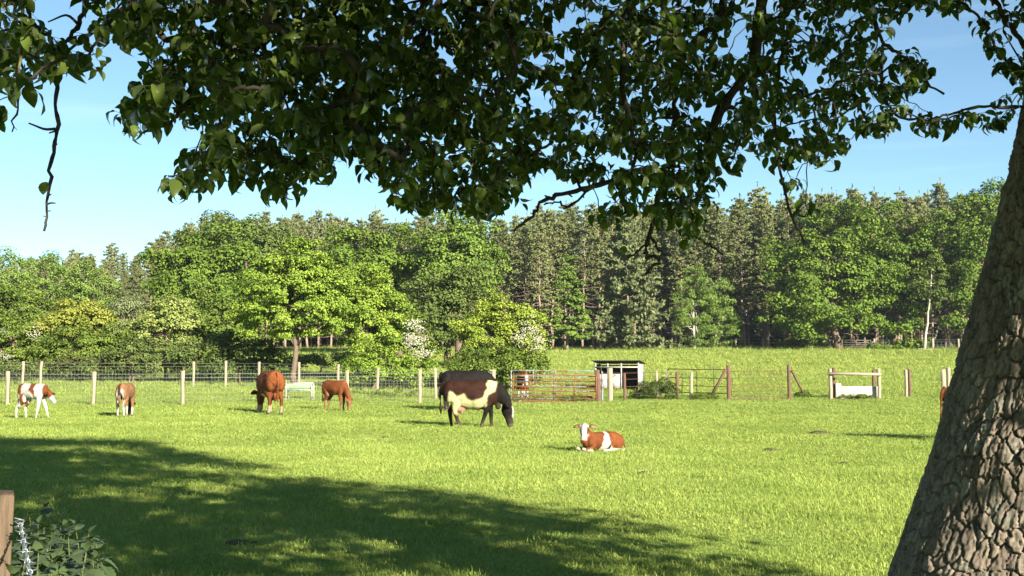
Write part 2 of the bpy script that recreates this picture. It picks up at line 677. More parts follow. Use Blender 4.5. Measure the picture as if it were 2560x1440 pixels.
def blob_clumps(blobs, n, rc, r, inner=.25):
    """Clump centres over the surfaces of ellipsoids (x, y, z, rx, ry, rz)."""
    bl = np.asarray(blobs, float)
    w = (bl[:, 3] * bl[:, 5]) ** 1.0
    w /= w.sum()
    out = []
    for b, k in zip(bl, np.maximum(4, (w * n)).astype(int)):
        d = rdir(k, r)
        d[:, 1] = np.where(r.random(k) < .25, np.abs(d[:, 1]), d[:, 1])
        rad = np.where(r.random(k) < inner, r.uniform(.35, .8, k), r.uniform(.78, 1.02, k))
        p = b[:3] + d * b[3:] * rad[:, None]
        out.append(np.column_stack([p, rc * r.uniform(.6, 1.35, k)]))
    return np.vstack(out)


def wander(a, b, n, amp, r, sag=0.0):
    a, b = np.asarray(a, float), np.asarray(b, float)
    t = np.linspace(0, 1, n)[:, None]
    p = a + (b - a) * t
    L = np.linalg.norm(b - a)
    k = r.normal(size=(n, 3)) * amp * L
    k[0] = 0
    k[-1] = 0
    p = p + k
    p[:, 2] += sag * L * np.sin(t[:, 0] * np.pi)
    return p


def make_tree(name, label, cat, px, Y, blobs_px, clumps, rc, per, size, leafm, barkm, seed, trunk_r=.18, limbs=10, flat=.8, updir=.45,
              aspect=.65, spread=.5, lean=0.0, group=None, inner=.25, min_z=.2, tint_c=.35, tint_l=.35, axis=None, fork=.35, multi=1, deep=.8, blossom=None):
    """Broadleaved tree or shrub. blobs_px: crown lobes (px, py, half-width px, half-height px, depth offset m) in the photograph at depth Y."""
    r = np.random.default_rng(seed)
    base = stand(px, Y)
    root = thing(name, label, cat, base, 0, group)
    s = Y / F
    bl = []
    for q in blobs_px:
        yo = q[4] if len(q) > 4 else 0
        c = P(q[0], q[1], Y + yo) - base
        bl.append((c[0], c[1], c[2], q[2] * s, max(q[2], q[3]) * s * deep, q[3] * s))
    bl = np.array(bl)
    cl = blob_clumps(bl, clumps, rc, r, inner)
    cl = cl[cl[:, 2] > min_z]
    cen = np.average(bl[:, :3], axis=0, weights=bl[:, 3] * bl[:, 5])
    v, f, t = crown_leaves(cl, per, size, cen, r, flat, updir, aspect, spread, tint_c, tint_l, axis)
    keep = v[:, 2].reshape(-1, 4).min(1) > .02
    kv = np.repeat(keep, 4)
    remap = np.cumsum(kv) - 1
    f = f[kv[f[:, 0]]]
    ob("crown", mesh_np("crown", v[kv], remap[f], leafm, False, t[kv]), root)
    top = cen + np.array([0, 0, .25 * (bl[:, 2] + bl[:, 5]).max() * .5])
    for mi in range(multi):
        mb = MB()
        o0 = np.array([0, 0, -.1]) + (np.array([r.uniform(-.5, .5), r.uniform(-.4, .4), 0]) if mi else 0)
        tp = wander(o0, top + (r.normal(size=3) * .12 * bl[:, 3].max() if multi > 1 else 0), 9, .004 if cat == "birch tree" else .011, r)
        tp[:, 0] += lean * np.sin(np.linspace(0, np.pi, 9))
        rr = trunk_r * np.linspace(1, .22, 9) ** .8
        rr[0] *= 1.35
        mb.tube(tp, rr, 9)
        for q in r.choice(len(cl), min(limbs, len(cl)), replace=False):
            k = int(r.integers(int(9 * fork), 8))
            e = cl[q, :3]
            lp = wander(tp[k], e, 6, .035, r, .06)
            mb.tube(lp, rr[k] * .55 * np.linspace(1, .2, 6), 5)
        mb.build("trunk", barkm, root, True)
    if blossom:
        bpx, bm, bn, bs = blossom
        bc = []
        for q in bpx:
            c = P(q[0], q[1], Y + (q[4] if len(q) > 4 else -1)) - base
            d = rdir(int(bn / len(bpx)), r)
            bc.append(c + d * np.array([q[2] * s, q[2] * s * .8, q[3] * s]) * r.uniform(.3, 1, (len(d), 1)))
        bc = np.vstack(bc)
        nb = 10
        idx = np.repeat(np.arange(len(bc)), nb)
        pos = bc[idx] + r.normal(size=(len(idx), 3)) * np.array([.16, .16, .05]) * bs
        v, f = leaf_cloud(pos, unit(UP * .6 + np.array([.2, -.6, 0]) + r.normal(size=pos.shape) * .5), .07 * bs, .95, .05, r)
        ob("blossom", mesh_np("blossom", v, f, bm, False, np.repeat(r.random(len(pos)), 4)), root)
    return root


L = {}
L['oak'] = leaf_mat("oak_leaves", (0.063, 0.107, 0.019), (0.133, 0.195, 0.031), 0.16, rnd=.2)
L['oak_dark'] = leaf_mat("dark_oak_leaves", (0.062, 0.090, 0.023), (0.116, 0.153, 0.039), 0.16, rnd=.2)
L['fresh'] = leaf_mat("fresh_hornbeam_leaves", (0.106, 0.176, 0.023), (0.234, 0.316, 0.048), 0.16, rnd=.1)
L['mid'] = leaf_mat("hedge_leaves", (0.066, 0.106, 0.019), (0.151, 0.198, 0.037), 0.16, rnd=.2)
L['hedge_dark'] = leaf_mat("dark_bramble_leaves", (0.047, 0.076, 0.021), (0.125, 0.158, 0.044), 0.16, rnd=.2)  # darker green used for brambles and undergrowth
L['yellow'] = leaf_mat("yellow_green_hawthorn_leaves", (0.131, 0.182, 0.023), (0.274, 0.336, 0.053), 0.16, rnd=.1)
L['olive'] = leaf_mat("pale_olive_leaves", (0.135, 0.177, 0.040), (0.265, 0.303, 0.094), 0.16, rnd=.1)
L['willow'] = leaf_mat("silvery_willow_leaves", (0.121, 0.153, 0.058), (0.252, 0.288, 0.146), 0.16, rnd=.1)
L['rusty'] = leaf_mat("copper_tinged_leaves", (0.127, 0.167, 0.025), (0.254, 0.256, 0.053), 0.16, rnd=.1)
L['birch'] = leaf_mat("birch_leaves", (0.094, 0.153, 0.029), (0.193, 0.269, 0.064), 0.16, rnd=.2)
L['larch'] = leaf_mat("young_conical_tree_leaves", (0.078, 0.134, 0.023), (0.164, 0.226, 0.045), 0.16, rnd=.1)
L['pine'] = leaf_mat("pine_needles", (0.094, 0.114, 0.044), (0.195, 0.211, 0.084), 0.15, rnd=.5)
L['pine_low'] = leaf_mat("grey_green_pine_needles", (0.087, 0.109, 0.048), (0.176, 0.196, 0.088), 0.15, rnd=.2)
L['nettle'] = leaf_mat("nettle_leaves", (0.033, 0.056, 0.020), (0.072, 0.105, 0.036), 0.25, gloss=.08, rnd=.5)
L['pear'] = leaf_mat("pear_leaves", (0.012, 0.022, 0.005), (0.076, 0.104, 0.019), 0.30, tcol=(.10, .19, .012), gloss=.20, rough=.35, rnd=.4)
L['blossom'] = leaf_mat("hawthorn_blossom", (0.305, 0.297, 0.215), (0.402, 0.383, 0.309), 0.16, rnd=.1)
L['grass'] = leaf_mat("grass_blades", (0.157, 0.234, 0.044), (0.343, 0.396, 0.098), 0.20, rnd=.5, big=(.5, 1.3))
L['tallgrass'] = leaf_mat("meadow_grass_blades", (0.165, 0.240, 0.050), (0.343, 0.389, 0.102), 0.20, rnd=.6, big=(.25, .9))
L['butter'] = leaf_mat("buttercup_petals", (0.299, 0.272, 0.040), (0.354, 0.335, 0.080), 0.16, rnd=.1)


# ------------------------------------------------------------------ grass: tufts scattered by geometry nodes
def tuft_mesh(name, n, h, spread, w, mat, seed, stalk=0):
    r = np.random.default_rng(seed)
    vs, fs, ts = [], [], []
    for i in range(n):
        a = r.uniform(0, 2 * np.pi)
        p = np.array([*(r.normal(size=2) * spread), -.005])
        hh = h * r.uniform(.45, 1.25) * (2.3 if i < stalk else 1)
        bend = r.uniform(.25, 1.5) * hh
        d = np.array([math.cos(a), math.sin(a), 0])
        s = np.array([-d[1], d[0], 0]) * w * .5 * r.uniform(.7, 1.3)
        m_ = p + d * bend * .3 + UP * hh * .6
        tip = p + d * bend + UP * hh * r.uniform(.8, 1)
        k = len(vs)
        vs += [p - s, p + s, m_ + s * .8, m_ - s * .8, tip]
        fs.append([k, k + 1, k + 2])
        fs.append([k, k + 2, k + 3])
        fs.append([k + 3, k + 2, k + 4])
        ts += [r.uniform(0, 1)] * 5
    return mesh_np(name, np.array(vs), np.array(fs), mat, False, ts)


def scatter(name, label, pts, scl, meshes, seed, kind='stuff', cat='grass'):
    """One stuff object: instances of small tuft meshes on given points."""
    r = np.random.default_rng(seed)
    n = len(pts)
    me = bpy.data.meshes.new(name)
    me.vertices.add(n)
    me.vertices.foreach_set("co", np.asarray(pts, np.float32).ravel())
    for nm, ty, arr, key in (("rot", 'FLOAT_VECTOR', np.column_stack([r.normal(size=n) * .12, r.normal(size=n) * .12, r.uniform(0, 6.283, n)]), "vector"),
                             ("scl", 'FLOAT_VECTOR', scl, "vector"), ("pick", 'INT', r.integers(0, len(meshes), n), "value")):
        at = me.attributes.new(nm, ty, 'POINT')
        at.data.foreach_set(key, np.asarray(arr, np.int32 if ty == 'INT' else np.float32).ravel())
    me.update()
    o = tag(ob(name, me), label, cat, None, kind)
    ng = bpy.data.node_groups.new(name + "_scatter", 'GeometryNodeTree')
    ng.interface.new_socket("Geometry", in_out='INPUT', socket_type='NodeSocketGeometry')
    ng.interface.new_socket("Geometry", in_out='OUTPUT', socket_type='NodeSocketGeometry')
    N, K = ng.nodes, ng.links
    gi, go = N.new("NodeGroupInput"), N.new("NodeGroupOutput")
    iop = N.new("GeometryNodeInstanceOnPoints")
    g2 = N.new("GeometryNodeGeometryToInstance")
    for q in meshes:
        src = bpy.data.objects.new("tuft_source", q)
        oi = N.new("GeometryNodeObjectInfo")
        oi.inputs['Object'].default_value = src
        oi.inputs['As Instance'].default_value = False
        K.new(oi.outputs['Geometry'], g2.inputs[0])

    def attr(nm, ty):
        a = N.new("GeometryNodeInputNamedAttribute")
        a.data_type = ty
        a.inputs['Name'].default_value = nm
        return [s for s in a.outputs if s.enabled and s.name == 'Attribute'][0]

    K.new(gi.outputs[0], iop.inputs['Points'])
    K.new(g2.outputs[0], iop.inputs['Instance'])
    iop.inputs['Pick Instance'].default_value = True
    K.new(attr("pick", 'INT'), iop.inputs['Instance Index'])
    er = N.new("FunctionNodeEulerToRotation")
    K.new(attr("rot", 'FLOAT_VECTOR'), er.inputs[0])
    K.new(er.outputs[0], iop.inputs['Rotation'])
    K.new(attr("scl", 'FLOAT_VECTOR'), iop.inputs['Scale'])
    K.new(iop.outputs[0], go.inputs[0])
    md = o.modifiers.new("scatter", 'NODES')
    md.node_group = ng
    return o


def frustum_points(y0, y1, dens, r, pad=1.5):
    n = int(.5 * (y1 - y0) * ((.94 * y0 + 2 * pad) + (.94 * y1 + 2 * pad)) * dens)
    k = int(n * 1.1) * 2
    y = r.uniform(y0, y1, k)
    x = r.uniform(-1, 1, k) * (.47 * y1 + pad)
    ok = np.abs(x) < .47 * y + pad
    x, y = x[ok][:n], y[ok][:n]
    return np.column_stack([x, y, G(x, y)])


_r = np.random.default_rng(21)
tufts = [tuft_mesh("grass_tuft", 60, .046, .11, .0050, L['grass'], 100 + i, stalk=(2 if i == 3 else 0)) for i in range(5)]
pts, scs = [], []
for (y0, y1, dn, s0, zs) in ((7.5, 14, 150, .80, .80), (14, 24, 95, .95, .68), (24, 38, 46, 1.3, .52), (38, 66, 19, 1.8, .44)):
    p_ = frustum_points(y0, y1, dn, _r)
    q_ = vnoise(p_ * np.array([.8, .8, 0]), 9)
    p_ = p_[(_r.random(len(p_)) < .55 + .6 * q_) & (dirt_at(p_) < .25 + .5 * _r.random(len(p_)))]
    pts.append(p_)
    q_ = s0 * _r.uniform(.6, 1.35, len(p_)) * (.75 + .5 * vnoise(p_ * np.array([1.3, 1.3, 0]), 8))
    scs.append(np.column_stack([q_, q_, q_ * zs * (.7 + .9 * vnoise(p_ * np.array([.5, .5, 0]), 19))]))
scatter("pasture_grass", "short grazed grass of the pasture in sun and tree shade", np.vstack(pts), np.vstack(scs), tufts, 31)

talls = [tuft_mesh("meadow_tuft", 46, .16, .22, .013, L['tallgrass'], 120 + i, stalk=3) for i in range(4)]
p_ = frustum_points(54, 119, 4.2, _r, 3)
scatter("meadow_grass", "taller sunlit grass of the rising meadow beyond the fence", p_, (_r.uniform(.7, 1.7, len(p_)) * (.7 + .012 * (p_[:, 1] - 54)))[:, None] * np.array([1, 1, .75]), talls, 32)

# buttercups
p_ = frustum_points(54, 116, 4.5, _r, 2)
q_ = fbm(p_ * np.array([.10, .22, 0]), 15)
p_ = p_[(_r.random(len(p_)) < np.clip((q_ - .42) * 4, .06, 1)) & (p_[:, 0] > -12)]
p2 = frustum_points(9, 50, .16, _r, 1)
pp = np.vstack([p_ + UP * .20, p2 + UP * .07])
sz = np.concatenate([.030 + .0005 * p_[:, 1], .014 + .0005 * p2[:, 1]])
d_ = unit(UP + np.array([.1, -.7, 0]) + _r.normal(size=pp.shape) * .4)
v_, f_ = leaf_cloud(pp, d_, sz, 1.0, .05, _r)
tag(ob("buttercups", mesh_np("buttercups", v_, f_, L['butter'], False, np.repeat(_r.random(len(pp)), 4))), "yellow buttercups dotted through the meadow grass", "flowers", None, 'stuff')

# ------------------------------------------------------------------ pines
def pine_meshes(seed, H=16.0, crown0=.5, blen=1.9, low=None, tuft=.34, dens=1.0, dead=True, lower_len=1.7, mat=None, droop=.0):
    r = np.random.default_rng(seed)
    tp = wander((0, 0, -.3), (r.normal() * .2, r.normal() * .2, H), 12, .004, r)
    tr = np.linspace(.145, .02, 12) * H / 16
    tmb = MB().tube(tp, tr, 7)
    bmb = MB()
    pos, nr, ax = [], [], []
    z = H * .1
    while z < H * .985:
        t = z / H
        c = np.array([np.interp(z, tp[:, 2], tp[:, 0]), np.interp(z, tp[:, 2], tp[:, 1]), z])
        a0 = r.uniform(0, 6.28)
        live = t > crown0
        nb = int(r.integers(4, 7)) if live else int(r.integers(3, 7))
        for k in range(nb):
            a = a0 + k * 6.283 / nb + r.normal() * .25
            if live:
                u = (t - crown0) / (1 - crown0)
                if low:
                    ln = blen * (1 - u) ** .75 + .15
                else:
                    ln = blen * min(1, .55 + u * 1.6) * (1 - u) ** .55 + .25
                ln *= r.uniform(.6, 1.15)
                el = -.05 - droop * (1 - u) + .75 * u + r.normal() * .12
            else:
                if not dead:
                    continue
                ln = lower_len * r.uniform(.4, 1.1)
                el = r.normal() * .15 - .12
            d = np.array([math.cos(a) * math.cos(el), math.sin(a) * math.cos(el), math.sin(el)])
            e = c + d * ln
            mid = c + d * ln * .5 + np.array([0, 0, -.05 * ln])
            bmb.tube([c, mid, e], [.035, .022, .008], 3, cap=False)
            if not live and r.random() < .5:
                s = c + d * ln * .6
                bmb.tube([s, s + d * .3 + r.normal(size=3) * .22], [.012, .006], 3, cap=False)
            if live:
                nt = max(2, int(ln * 3.4 * dens * (.5 + .7 * min(1, u * 2))))
                for q in range(nt):
                    w = r.uniform(.3, 1.02)
                    p = c + d * ln * w + r.normal(size=3) * np.array([.16, .16, .07]) * (.5 + ln * .25)
                    nq = 7
                    dd = unit(d * .5 + UP * .55 + r.normal(size=(nq, 3)) * .75)
                    pos.append(p + dd * tuft * .4)
                    ax.append(dd)
                    nr.append(unit(np.cross(dd, r.normal(size=(nq, 3)))))
        z += H * r.uniform(.022, .038)
    for q in range(6):                                   # leader shoots
        pos.append(np.array([[tp[-1, 0], tp[-1, 1], H - .1 + q * .12]]))
        ax.append(unit(UP + r.normal(size=(1, 3)) * .3))
        nr.append(unit(np.cross(ax[-1], r.normal(size=(1, 3)))))
    pos, nr, ax = np.vstack(pos), np.vstack(nr), np.vstack(ax)
    n = len(pos)
    b = np.cross(nr, ax)
    Ln = tuft * r.uniform(.7, 1.3, (n, 1))
    W = Ln * .26
    v = np.stack([pos - ax * Ln * .5, pos - b * W, pos + ax * Ln * .6, pos + b * W], 1).reshape(-1, 3)
    k = np.arange(n)[:, None] * 4
    f = np.concatenate([k + np.array([[0, 1, 2]]), k + np.array([[0, 2, 3]])])
    crown = mesh_np("crown", v, f, mat or L['pine'], False, np.repeat(r.random(n), 4))
    return tmb.mesh("trunk", M['bark_pine'], True), bmb.mesh("branches", M['dead_branch']), crown


PV = [pine_meshes(300 + i, 16, c0, bl, tuft=.27, dens=1.9) for i, (c0, bl) in enumerate([(.34, 1.9), (.26, 2.1), (.44, 1.7), (.22, 2.2), (.36, 1.6), (.48, 2.0)])]
_top = ([-200, 0, 180, 340, 380, 460, 700, 1000, 1250, 1450, 1700, 1900, 2100, 2300, 2700],
        [660, 655, 645, 645, 610, 565, 545, 545, 552, 528, 520, 505, 488, 495, 485])
_r = np.random.default_rng(77)
pines = []
for row, (Yr, step) in enumerate(((123.5, 46), (129, 50), (136, 56), (146, 64), (158, 70))):
    px = -150 + _r.uniform(0, 40)
    while px < 2700:
        Yp = Yr + _r.normal() * 1.4
        if not (row == 0 and (1330 < px < 1660 and _r.random() < .5)):
            ty = np.interp(px, *_top) + _r.normal() * 12 + (14 if row == 0 else 0)
            b_ = stand(px, Yp)
            H = P(px, ty, Yp)[2] - b_[2]
            pines.append((b_, H, row))
        px += step * _r.uniform(.65, 1.35)
MARKS = [(-400, 130, "the left end of the hedge"), (130, 380, "the copper-tinged hedge shrub"), (380, 620, "the pale olive hedge shrub"), (620, 850, "the bright layered field tree"), (850, 1060, "the blossom bush"),
         (1060, 1280, "the big hawthorn"), (1280, 1500, "the two metal gates"), (1500, 1690, "the small shelter"), (1690, 1850, "the birch pair"), (1850, 2050, "the tall braced posts"), (2050, 2220, "the white trough"), (2220, 3000, "the far netted fence")]
ORD = ["first", "second", "third", "fourth", "fifth", "sixth", "seventh", "eighth", "ninth", "tenth", "eleventh", "twelfth", "thirteenth"]
seen_ = {}


def pine_label(b_, row):
    px = 1280 + b_[0] / b_[1] * F
    mk = [m for a, c, m in MARKS if a <= px < c][0]
    if row > 2:
        return "tall pine deep in the plantation, its top showing above " + mk
    k = seen_[(mk, row)] = seen_.get((mk, row), -1) + 1
    rk = ["front-row plantation pine", "second-row plantation pine", "third-row plantation pine"][row]
    return ORD[min(k, 12)] + " " + rk + " from the left above " + mk


for i, (b_, H, row) in enumerate(pines[:298]):
    t3 = PV[int(_r.integers(0, len(PV)))]
    rt = thing("pine_tree", pine_label(b_, row), "pine tree", b_, _r.uniform(0, 6.28), "plantation pines along the back of the meadow")
    s = H / 16
    w = _r.uniform(.85, 1.25)
    rt.scale = (s * w, s * w, s)
    for nm, me in zip(("trunk", "branches", "crown"), t3):
        o_ = ob(nm, me, rt)
        if nm == "branches":
            o_['kind'] = 'stuff'

# dark understorey deep in the wood, one mass
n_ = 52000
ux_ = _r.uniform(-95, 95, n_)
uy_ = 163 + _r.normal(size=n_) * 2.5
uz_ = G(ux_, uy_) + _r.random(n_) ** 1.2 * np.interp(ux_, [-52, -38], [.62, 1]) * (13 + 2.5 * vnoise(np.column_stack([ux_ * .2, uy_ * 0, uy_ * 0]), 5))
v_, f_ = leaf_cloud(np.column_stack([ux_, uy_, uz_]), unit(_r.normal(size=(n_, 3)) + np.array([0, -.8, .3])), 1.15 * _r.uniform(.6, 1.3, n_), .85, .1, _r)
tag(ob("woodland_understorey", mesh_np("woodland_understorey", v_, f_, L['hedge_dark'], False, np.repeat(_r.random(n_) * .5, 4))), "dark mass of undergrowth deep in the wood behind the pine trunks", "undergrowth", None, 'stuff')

# ------------------------------------------------------------------ trees and shrubs told apart in the photograph
sp = stand(1572, 113)
rt = thing("spreading_pine", "broad grey-green pine with drooping layered branches reaching the meadow edge", "pine tree", sp)
for nm, me in zip(("trunk", "branches", "crown"), pine_meshes(411, P(1572, 548, 113)[2] - sp[2], .06, 4.6, low=True, tuft=.46, dens=2.1, dead=False, mat=L['pine_low'], droop=.25)):
    o_ = ob(nm, me, rt)
    if nm == "branches":
        o_['kind'] = 'stuff'

B, Gy = M['bark_brown'], M['bark_grey']
make_tree("oak_tree", "big spreading oak left of the far wooden gate, its foliage stepping low", "oak tree", 2095, 114,
          [(2075, 640, 115, 105), (2000, 715, 90, 95, -1), (2110, 745, 120, 85, -2), (1960, 660, 55, 75), (2060, 800, 120, 50, -3), (1950, 790, 55, 50, -1), (2170, 660, 80, 100)], 210, 1.0, 120, .30, L['oak'], B, 501, .42, 12)
make_tree("oak_tree", "tall round oak standing behind the right end of the far wooden gate", "oak tree", 2238, 118,
          [(2230, 590, 105, 95), (2270, 660, 75, 90, -1), (2215, 690, 70, 80, -2), (2240, 790, 75, 55, -3), (2130, 560, 70, 65, 2)], 170, 1.0, 120, .30, L['oak'], B, 502, .36, 10)
make_tree("oak_tree", "tallest oak at the wood's right end, beside the leaning tree trunk", "oak tree", 2450, 115,
          [(2415, 570, 85, 85), (2480, 560, 90, 90), (2390, 640, 60, 70), (2440, 700, 80, 80, -1), (2430, 800, 60, 60, -2), (2540, 700, 80, 120)], 190, 1.0, 120, .30, L['oak'], B, 503, .40, 10)
make_tree("birch_tree", "slim birch with bare pale trunk beside the fallen log", "birch tree", 2311, 112,
          [(2322, 700, 40, 60), (2345, 740, 32, 40)], 30, .7, 100, .24, L['oak_dark'], M['bark_birch'], 504, .15, 3, fork=.8)
make_tree("birch_tree", "pale green birch, left one of the pair at the meadow edge", "birch tree", 1737, 115,
          [(1735, 715, 34, 50), (1715, 780, 42, 60), (1755, 770, 36, 60), (1728, 835, 52, 38)], 120, .55, 95, .20, L['birch'], M['bark_birch'], 505, .16, 8, aspect=.4, axis=(0, 0, -1), spread=.15, updir=.0)
make_tree("birch_tree", "pale green birch, right one of the pair at the meadow edge", "birch tree", 1782, 116.5,
          [(1800, 745, 36, 45), (1795, 800, 45, 55), (1822, 820, 34, 46), (1790, 845, 42, 26)], 110, .55, 95, .20, L['birch'], M['bark_birch'], 506, .14, 8, aspect=.4, axis=(0, 0, -1), spread=.15, updir=.0)
make_tree("conical_tree", "fresh green cone-shaped young tree in front of the pines", "tree", 1418, 110,
          [(1420, 668, 16, 36), (1422, 712, 34, 26), (1424, 752, 46, 24), (1426, 792, 56, 26), (1428, 832, 54, 26)], 130, .50, 95, .22, L['larch'], Gy, 507, .16, 14, flat=.45, updir=.5, spread=.3)
make_tree("oak_tree", "bright green dome-shaped oak towering behind the hawthorn", "oak tree", 1150, 92,
          [(1150, 602, 88, 70), (1195, 665, 68, 70), (1105, 645, 55, 65), (1150, 700, 85, 50, -1)], 150, .85, 130, .25, L['larch'], B, 508, .34, 8, tint_c=.3)
make_tree("dark_oak_tree", "dull dark green oak below the bright dome-shaped one", "oak tree", 1118, 82,
          [(1120, 735, 75, 50), (1105, 800, 70, 60, -1), (1180, 715, 55, 34), (1060, 760, 40, 60), (1150, 850, 60, 50, -1)], 110, .75, 130, .22, L['oak_dark'], B, 509, .3, 14)
make_tree("dark_oak_tree", "dark green tree between the bright field tree and the dome-shaped oak", "tree", 1000, 95,
          [(1000, 640, 65, 70), (890, 640, 90, 60), (960, 700, 80, 70), (850, 690, 80, 60)], 120, .9, 130, .26, L['oak'], B, 510, .3, 8)
make_tree("ash_tree", "tall rounded tree, first high crown left of the bright field tree", "tree", 480, 88,
          [(525, 655, 80, 80), (470, 690, 75, 80), (570, 620, 55, 55), (425, 720, 62, 70), (520, 760, 120, 80, -1), (385, 680, 36, 40), (600, 720, 70, 80)], 210, .85, 125, .25, L['oak'], B, 511, .35, 10)
make_tree("oak_tree", "olive green tree peeping over the tall rounded one", "tree", 620, 106,
          [(650, 590, 70, 46), (560, 582, 80, 40), (500, 600, 50, 40), (700, 640, 60, 60), (620, 650, 90, 60)], 120, 1.0, 120, .28, L['oak_dark'], B, 512, .35, 6)
make_tree("thin_willow_tree", "wispy thin-stemmed willow at the left picture edge behind the hedge", "tree", 20, 90,
          [(15, 690, 45, 60), (45, 740, 50, 60), (-30, 700, 40, 70)], 90, .6, 80, .20, L['birch'], Gy, 513, .12, 10, spread=.1, multi=3, aspect=.4)
make_tree("thin_willow_tree", "wispy thin-stemmed willow behind the copper-tinged hedge shrub", "tree", 125, 96,
          [(110, 690, 50, 55), (150, 720, 55, 50), (90, 740, 50, 50)], 100, .65, 85, .21, L['birch'], Gy, 514, .12, 10, spread=.1, multi=4, aspect=.4)
make_tree("thin_willow_tree", "wispy thin-stemmed willow above the silvery shrub in the hedge", "tree", 235, 94,
          [(220, 700, 55, 45), (250, 745, 60, 45), (190, 740, 45, 50)], 100, .65, 85, .21, L['birch'], Gy, 515, .12, 10, spread=.1, multi=4, aspect=.4)
make_tree("hazel_shrub", "dense mid-green shrub backing the hedge at far left", "shrub", 30, 78,
          [(20, 770, 75, 60), (90, 800, 60, 55), (-30, 800, 50, 80), (60, 850, 90, 60)], 130, .6, 110, .18, L['mid'], B, 516, .1, 8, multi=2)
make_tree("hazel_shrub", "dense green shrub closing the hedge below the tall rounded tree", "shrub", 560, 76,
          [(560, 800, 90, 70), (470, 790, 70, 60), (630, 830, 60, 60), (540, 860, 100, 50)], 130, .6, 110, .18, L['mid'], B, 517, .1, 8, multi=2)

make_tree("hedge_shrub", "green hawthorn shrub with few white flowers at left end of hedge", "shrub", 45, 66,
          [(40, 850, 80, 55), (20, 905, 80, 40), (-20, 850, 40, 60), (90, 880, 40, 50)], 110, .45, 100, .15, L['mid'], B, 520, .08, 8, multi=2, min_z=.05,
          blossom=([(85, 835, 16, 22), (20, 890, 26, 16), (5, 830, 12, 14)], L['blossom'], 60, 1.0))
make_tree("hedge_shrub", "hedge shrub with copper and yellow tinged top", "shrub", 190, 66,
          [(190, 785, 62, 34), (165, 820, 62, 40), (230, 810, 50, 40)], 110, .42, 105, .14, L['rusty'], B, 521, .07, 8, multi=2, min_z=.05)
make_tree("hedge_shrub", "mid-green hedge shrub under the copper-tinged one", "shrub", 205, 64.5,
          [(180, 870, 80, 45), (250, 880, 65, 45), (120, 890, 40, 40), (280, 850, 40, 40)], 120, .42, 105, .14, L['mid'], B, 522, .07, 8, multi=2, min_z=.05)
make_tree("willow_shrub", "silvery pale willow shrub with upright shoots in the hedge", "shrub", 312, 67,
          [(300, 770, 36, 40), (335, 790, 36, 40), (290, 820, 50, 40)], 80, .38, 95, .13, L['willow'], B, 523, .06, 8, multi=3, aspect=.35, axis=(0, 0, 1), min_z=.05)
make_tree("hedge_shrub", "pale olive hedge shrub with loose sunlit top", "shrub", 415, 65,
          [(410, 790, 68, 40), (450, 815, 58, 40), (370, 825, 50, 40), (470, 780, 30, 26)], 110, .40, 105, .14, L['olive'], B, 524, .07, 8, multi=2, min_z=.05)
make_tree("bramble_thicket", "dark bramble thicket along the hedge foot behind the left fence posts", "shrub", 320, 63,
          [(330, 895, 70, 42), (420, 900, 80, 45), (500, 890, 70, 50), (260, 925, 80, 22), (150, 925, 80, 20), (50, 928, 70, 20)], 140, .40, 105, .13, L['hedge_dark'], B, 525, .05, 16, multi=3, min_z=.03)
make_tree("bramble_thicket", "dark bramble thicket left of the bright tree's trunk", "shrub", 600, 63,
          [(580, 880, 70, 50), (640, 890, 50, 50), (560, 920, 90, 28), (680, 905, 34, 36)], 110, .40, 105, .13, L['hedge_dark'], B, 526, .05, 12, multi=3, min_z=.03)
make_tree("field_tree", "bright yellow-green tree with layered sprays and single bare trunk at the fence", "tree", 737, 60,
          [(745, 660, 85, 48), (690, 700, 85, 55), (800, 700, 85, 65), (740, 760, 130, 60, -.6), (640, 790, 65, 34), (700, 820, 100, 32, -.5), (820, 790, 90, 50), (620, 740, 40, 26), (760, 620, 40, 24)],
          340, .44, 120, .135, L['fresh'], M['bark_brown'], 530, .17, 16, flat=.68, updir=.5, spread=.2, tint_c=.3)
make_tree("field_tree", "bright green bushy tree joining the right side of the layered bright tree", "tree", 915, 63,
          [(910, 720, 70, 60), (950, 780, 75, 60), (900, 800, 85, 60), (990, 810, 45, 45), (940, 850, 85, 40), (870, 760, 50, 60)],
          270, .44, 120, .135, L['fresh'], M['bark_brown'], 531, .16, 10, flat=.68, updir=.5, spread=.2, tint_c=.3)
make_tree("round_bush", "dense clipped-looking green bush behind the fence, below the blossom", "bush", 935, 57.5,
          [(930, 905, 62, 46), (985, 925, 55, 38), (900, 930, 40, 36), (1040, 930, 45, 36)], 120, .36, 120, .11, L['fresh'], B, 532, .06, 8, multi=2, min_z=.02, tint_c=.25)
make_tree("blossom_bush", "small hawthorn bush smothered in white blossom", "bush", 1046, 58.5,
          [(1045, 850, 34, 48), (1060, 890, 34, 34), (1030, 800, 22, 22)], 50, .34, 100, .11, L['mid'], B, 533, .06, 5, min_z=.02,
          blossom=([(1038, 815, 26, 20), (1045, 860, 34, 24), (1058, 885, 28, 18), (1030, 845, 20, 20)], L['blossom'], 80, 1.0))
make_tree("hawthorn_bush", "big yellow-green hawthorn with white flowers on its right side", "bush", 1250, 58,
          [(1215, 765, 42, 38), (1250, 800, 75, 46), (1305, 815, 58, 50), (1180, 820, 45, 44), (1240, 850, 85, 40), (1330, 865, 42, 44)], 170, .40, 120, .12, L['yellow'], B, 534, .09, 10, multi=3, min_z=.05,
          blossom=([(1325, 815, 22, 26), (1345, 860, 22, 26), (1300, 845, 14, 24)], L['blossom'], 62, 1.0))
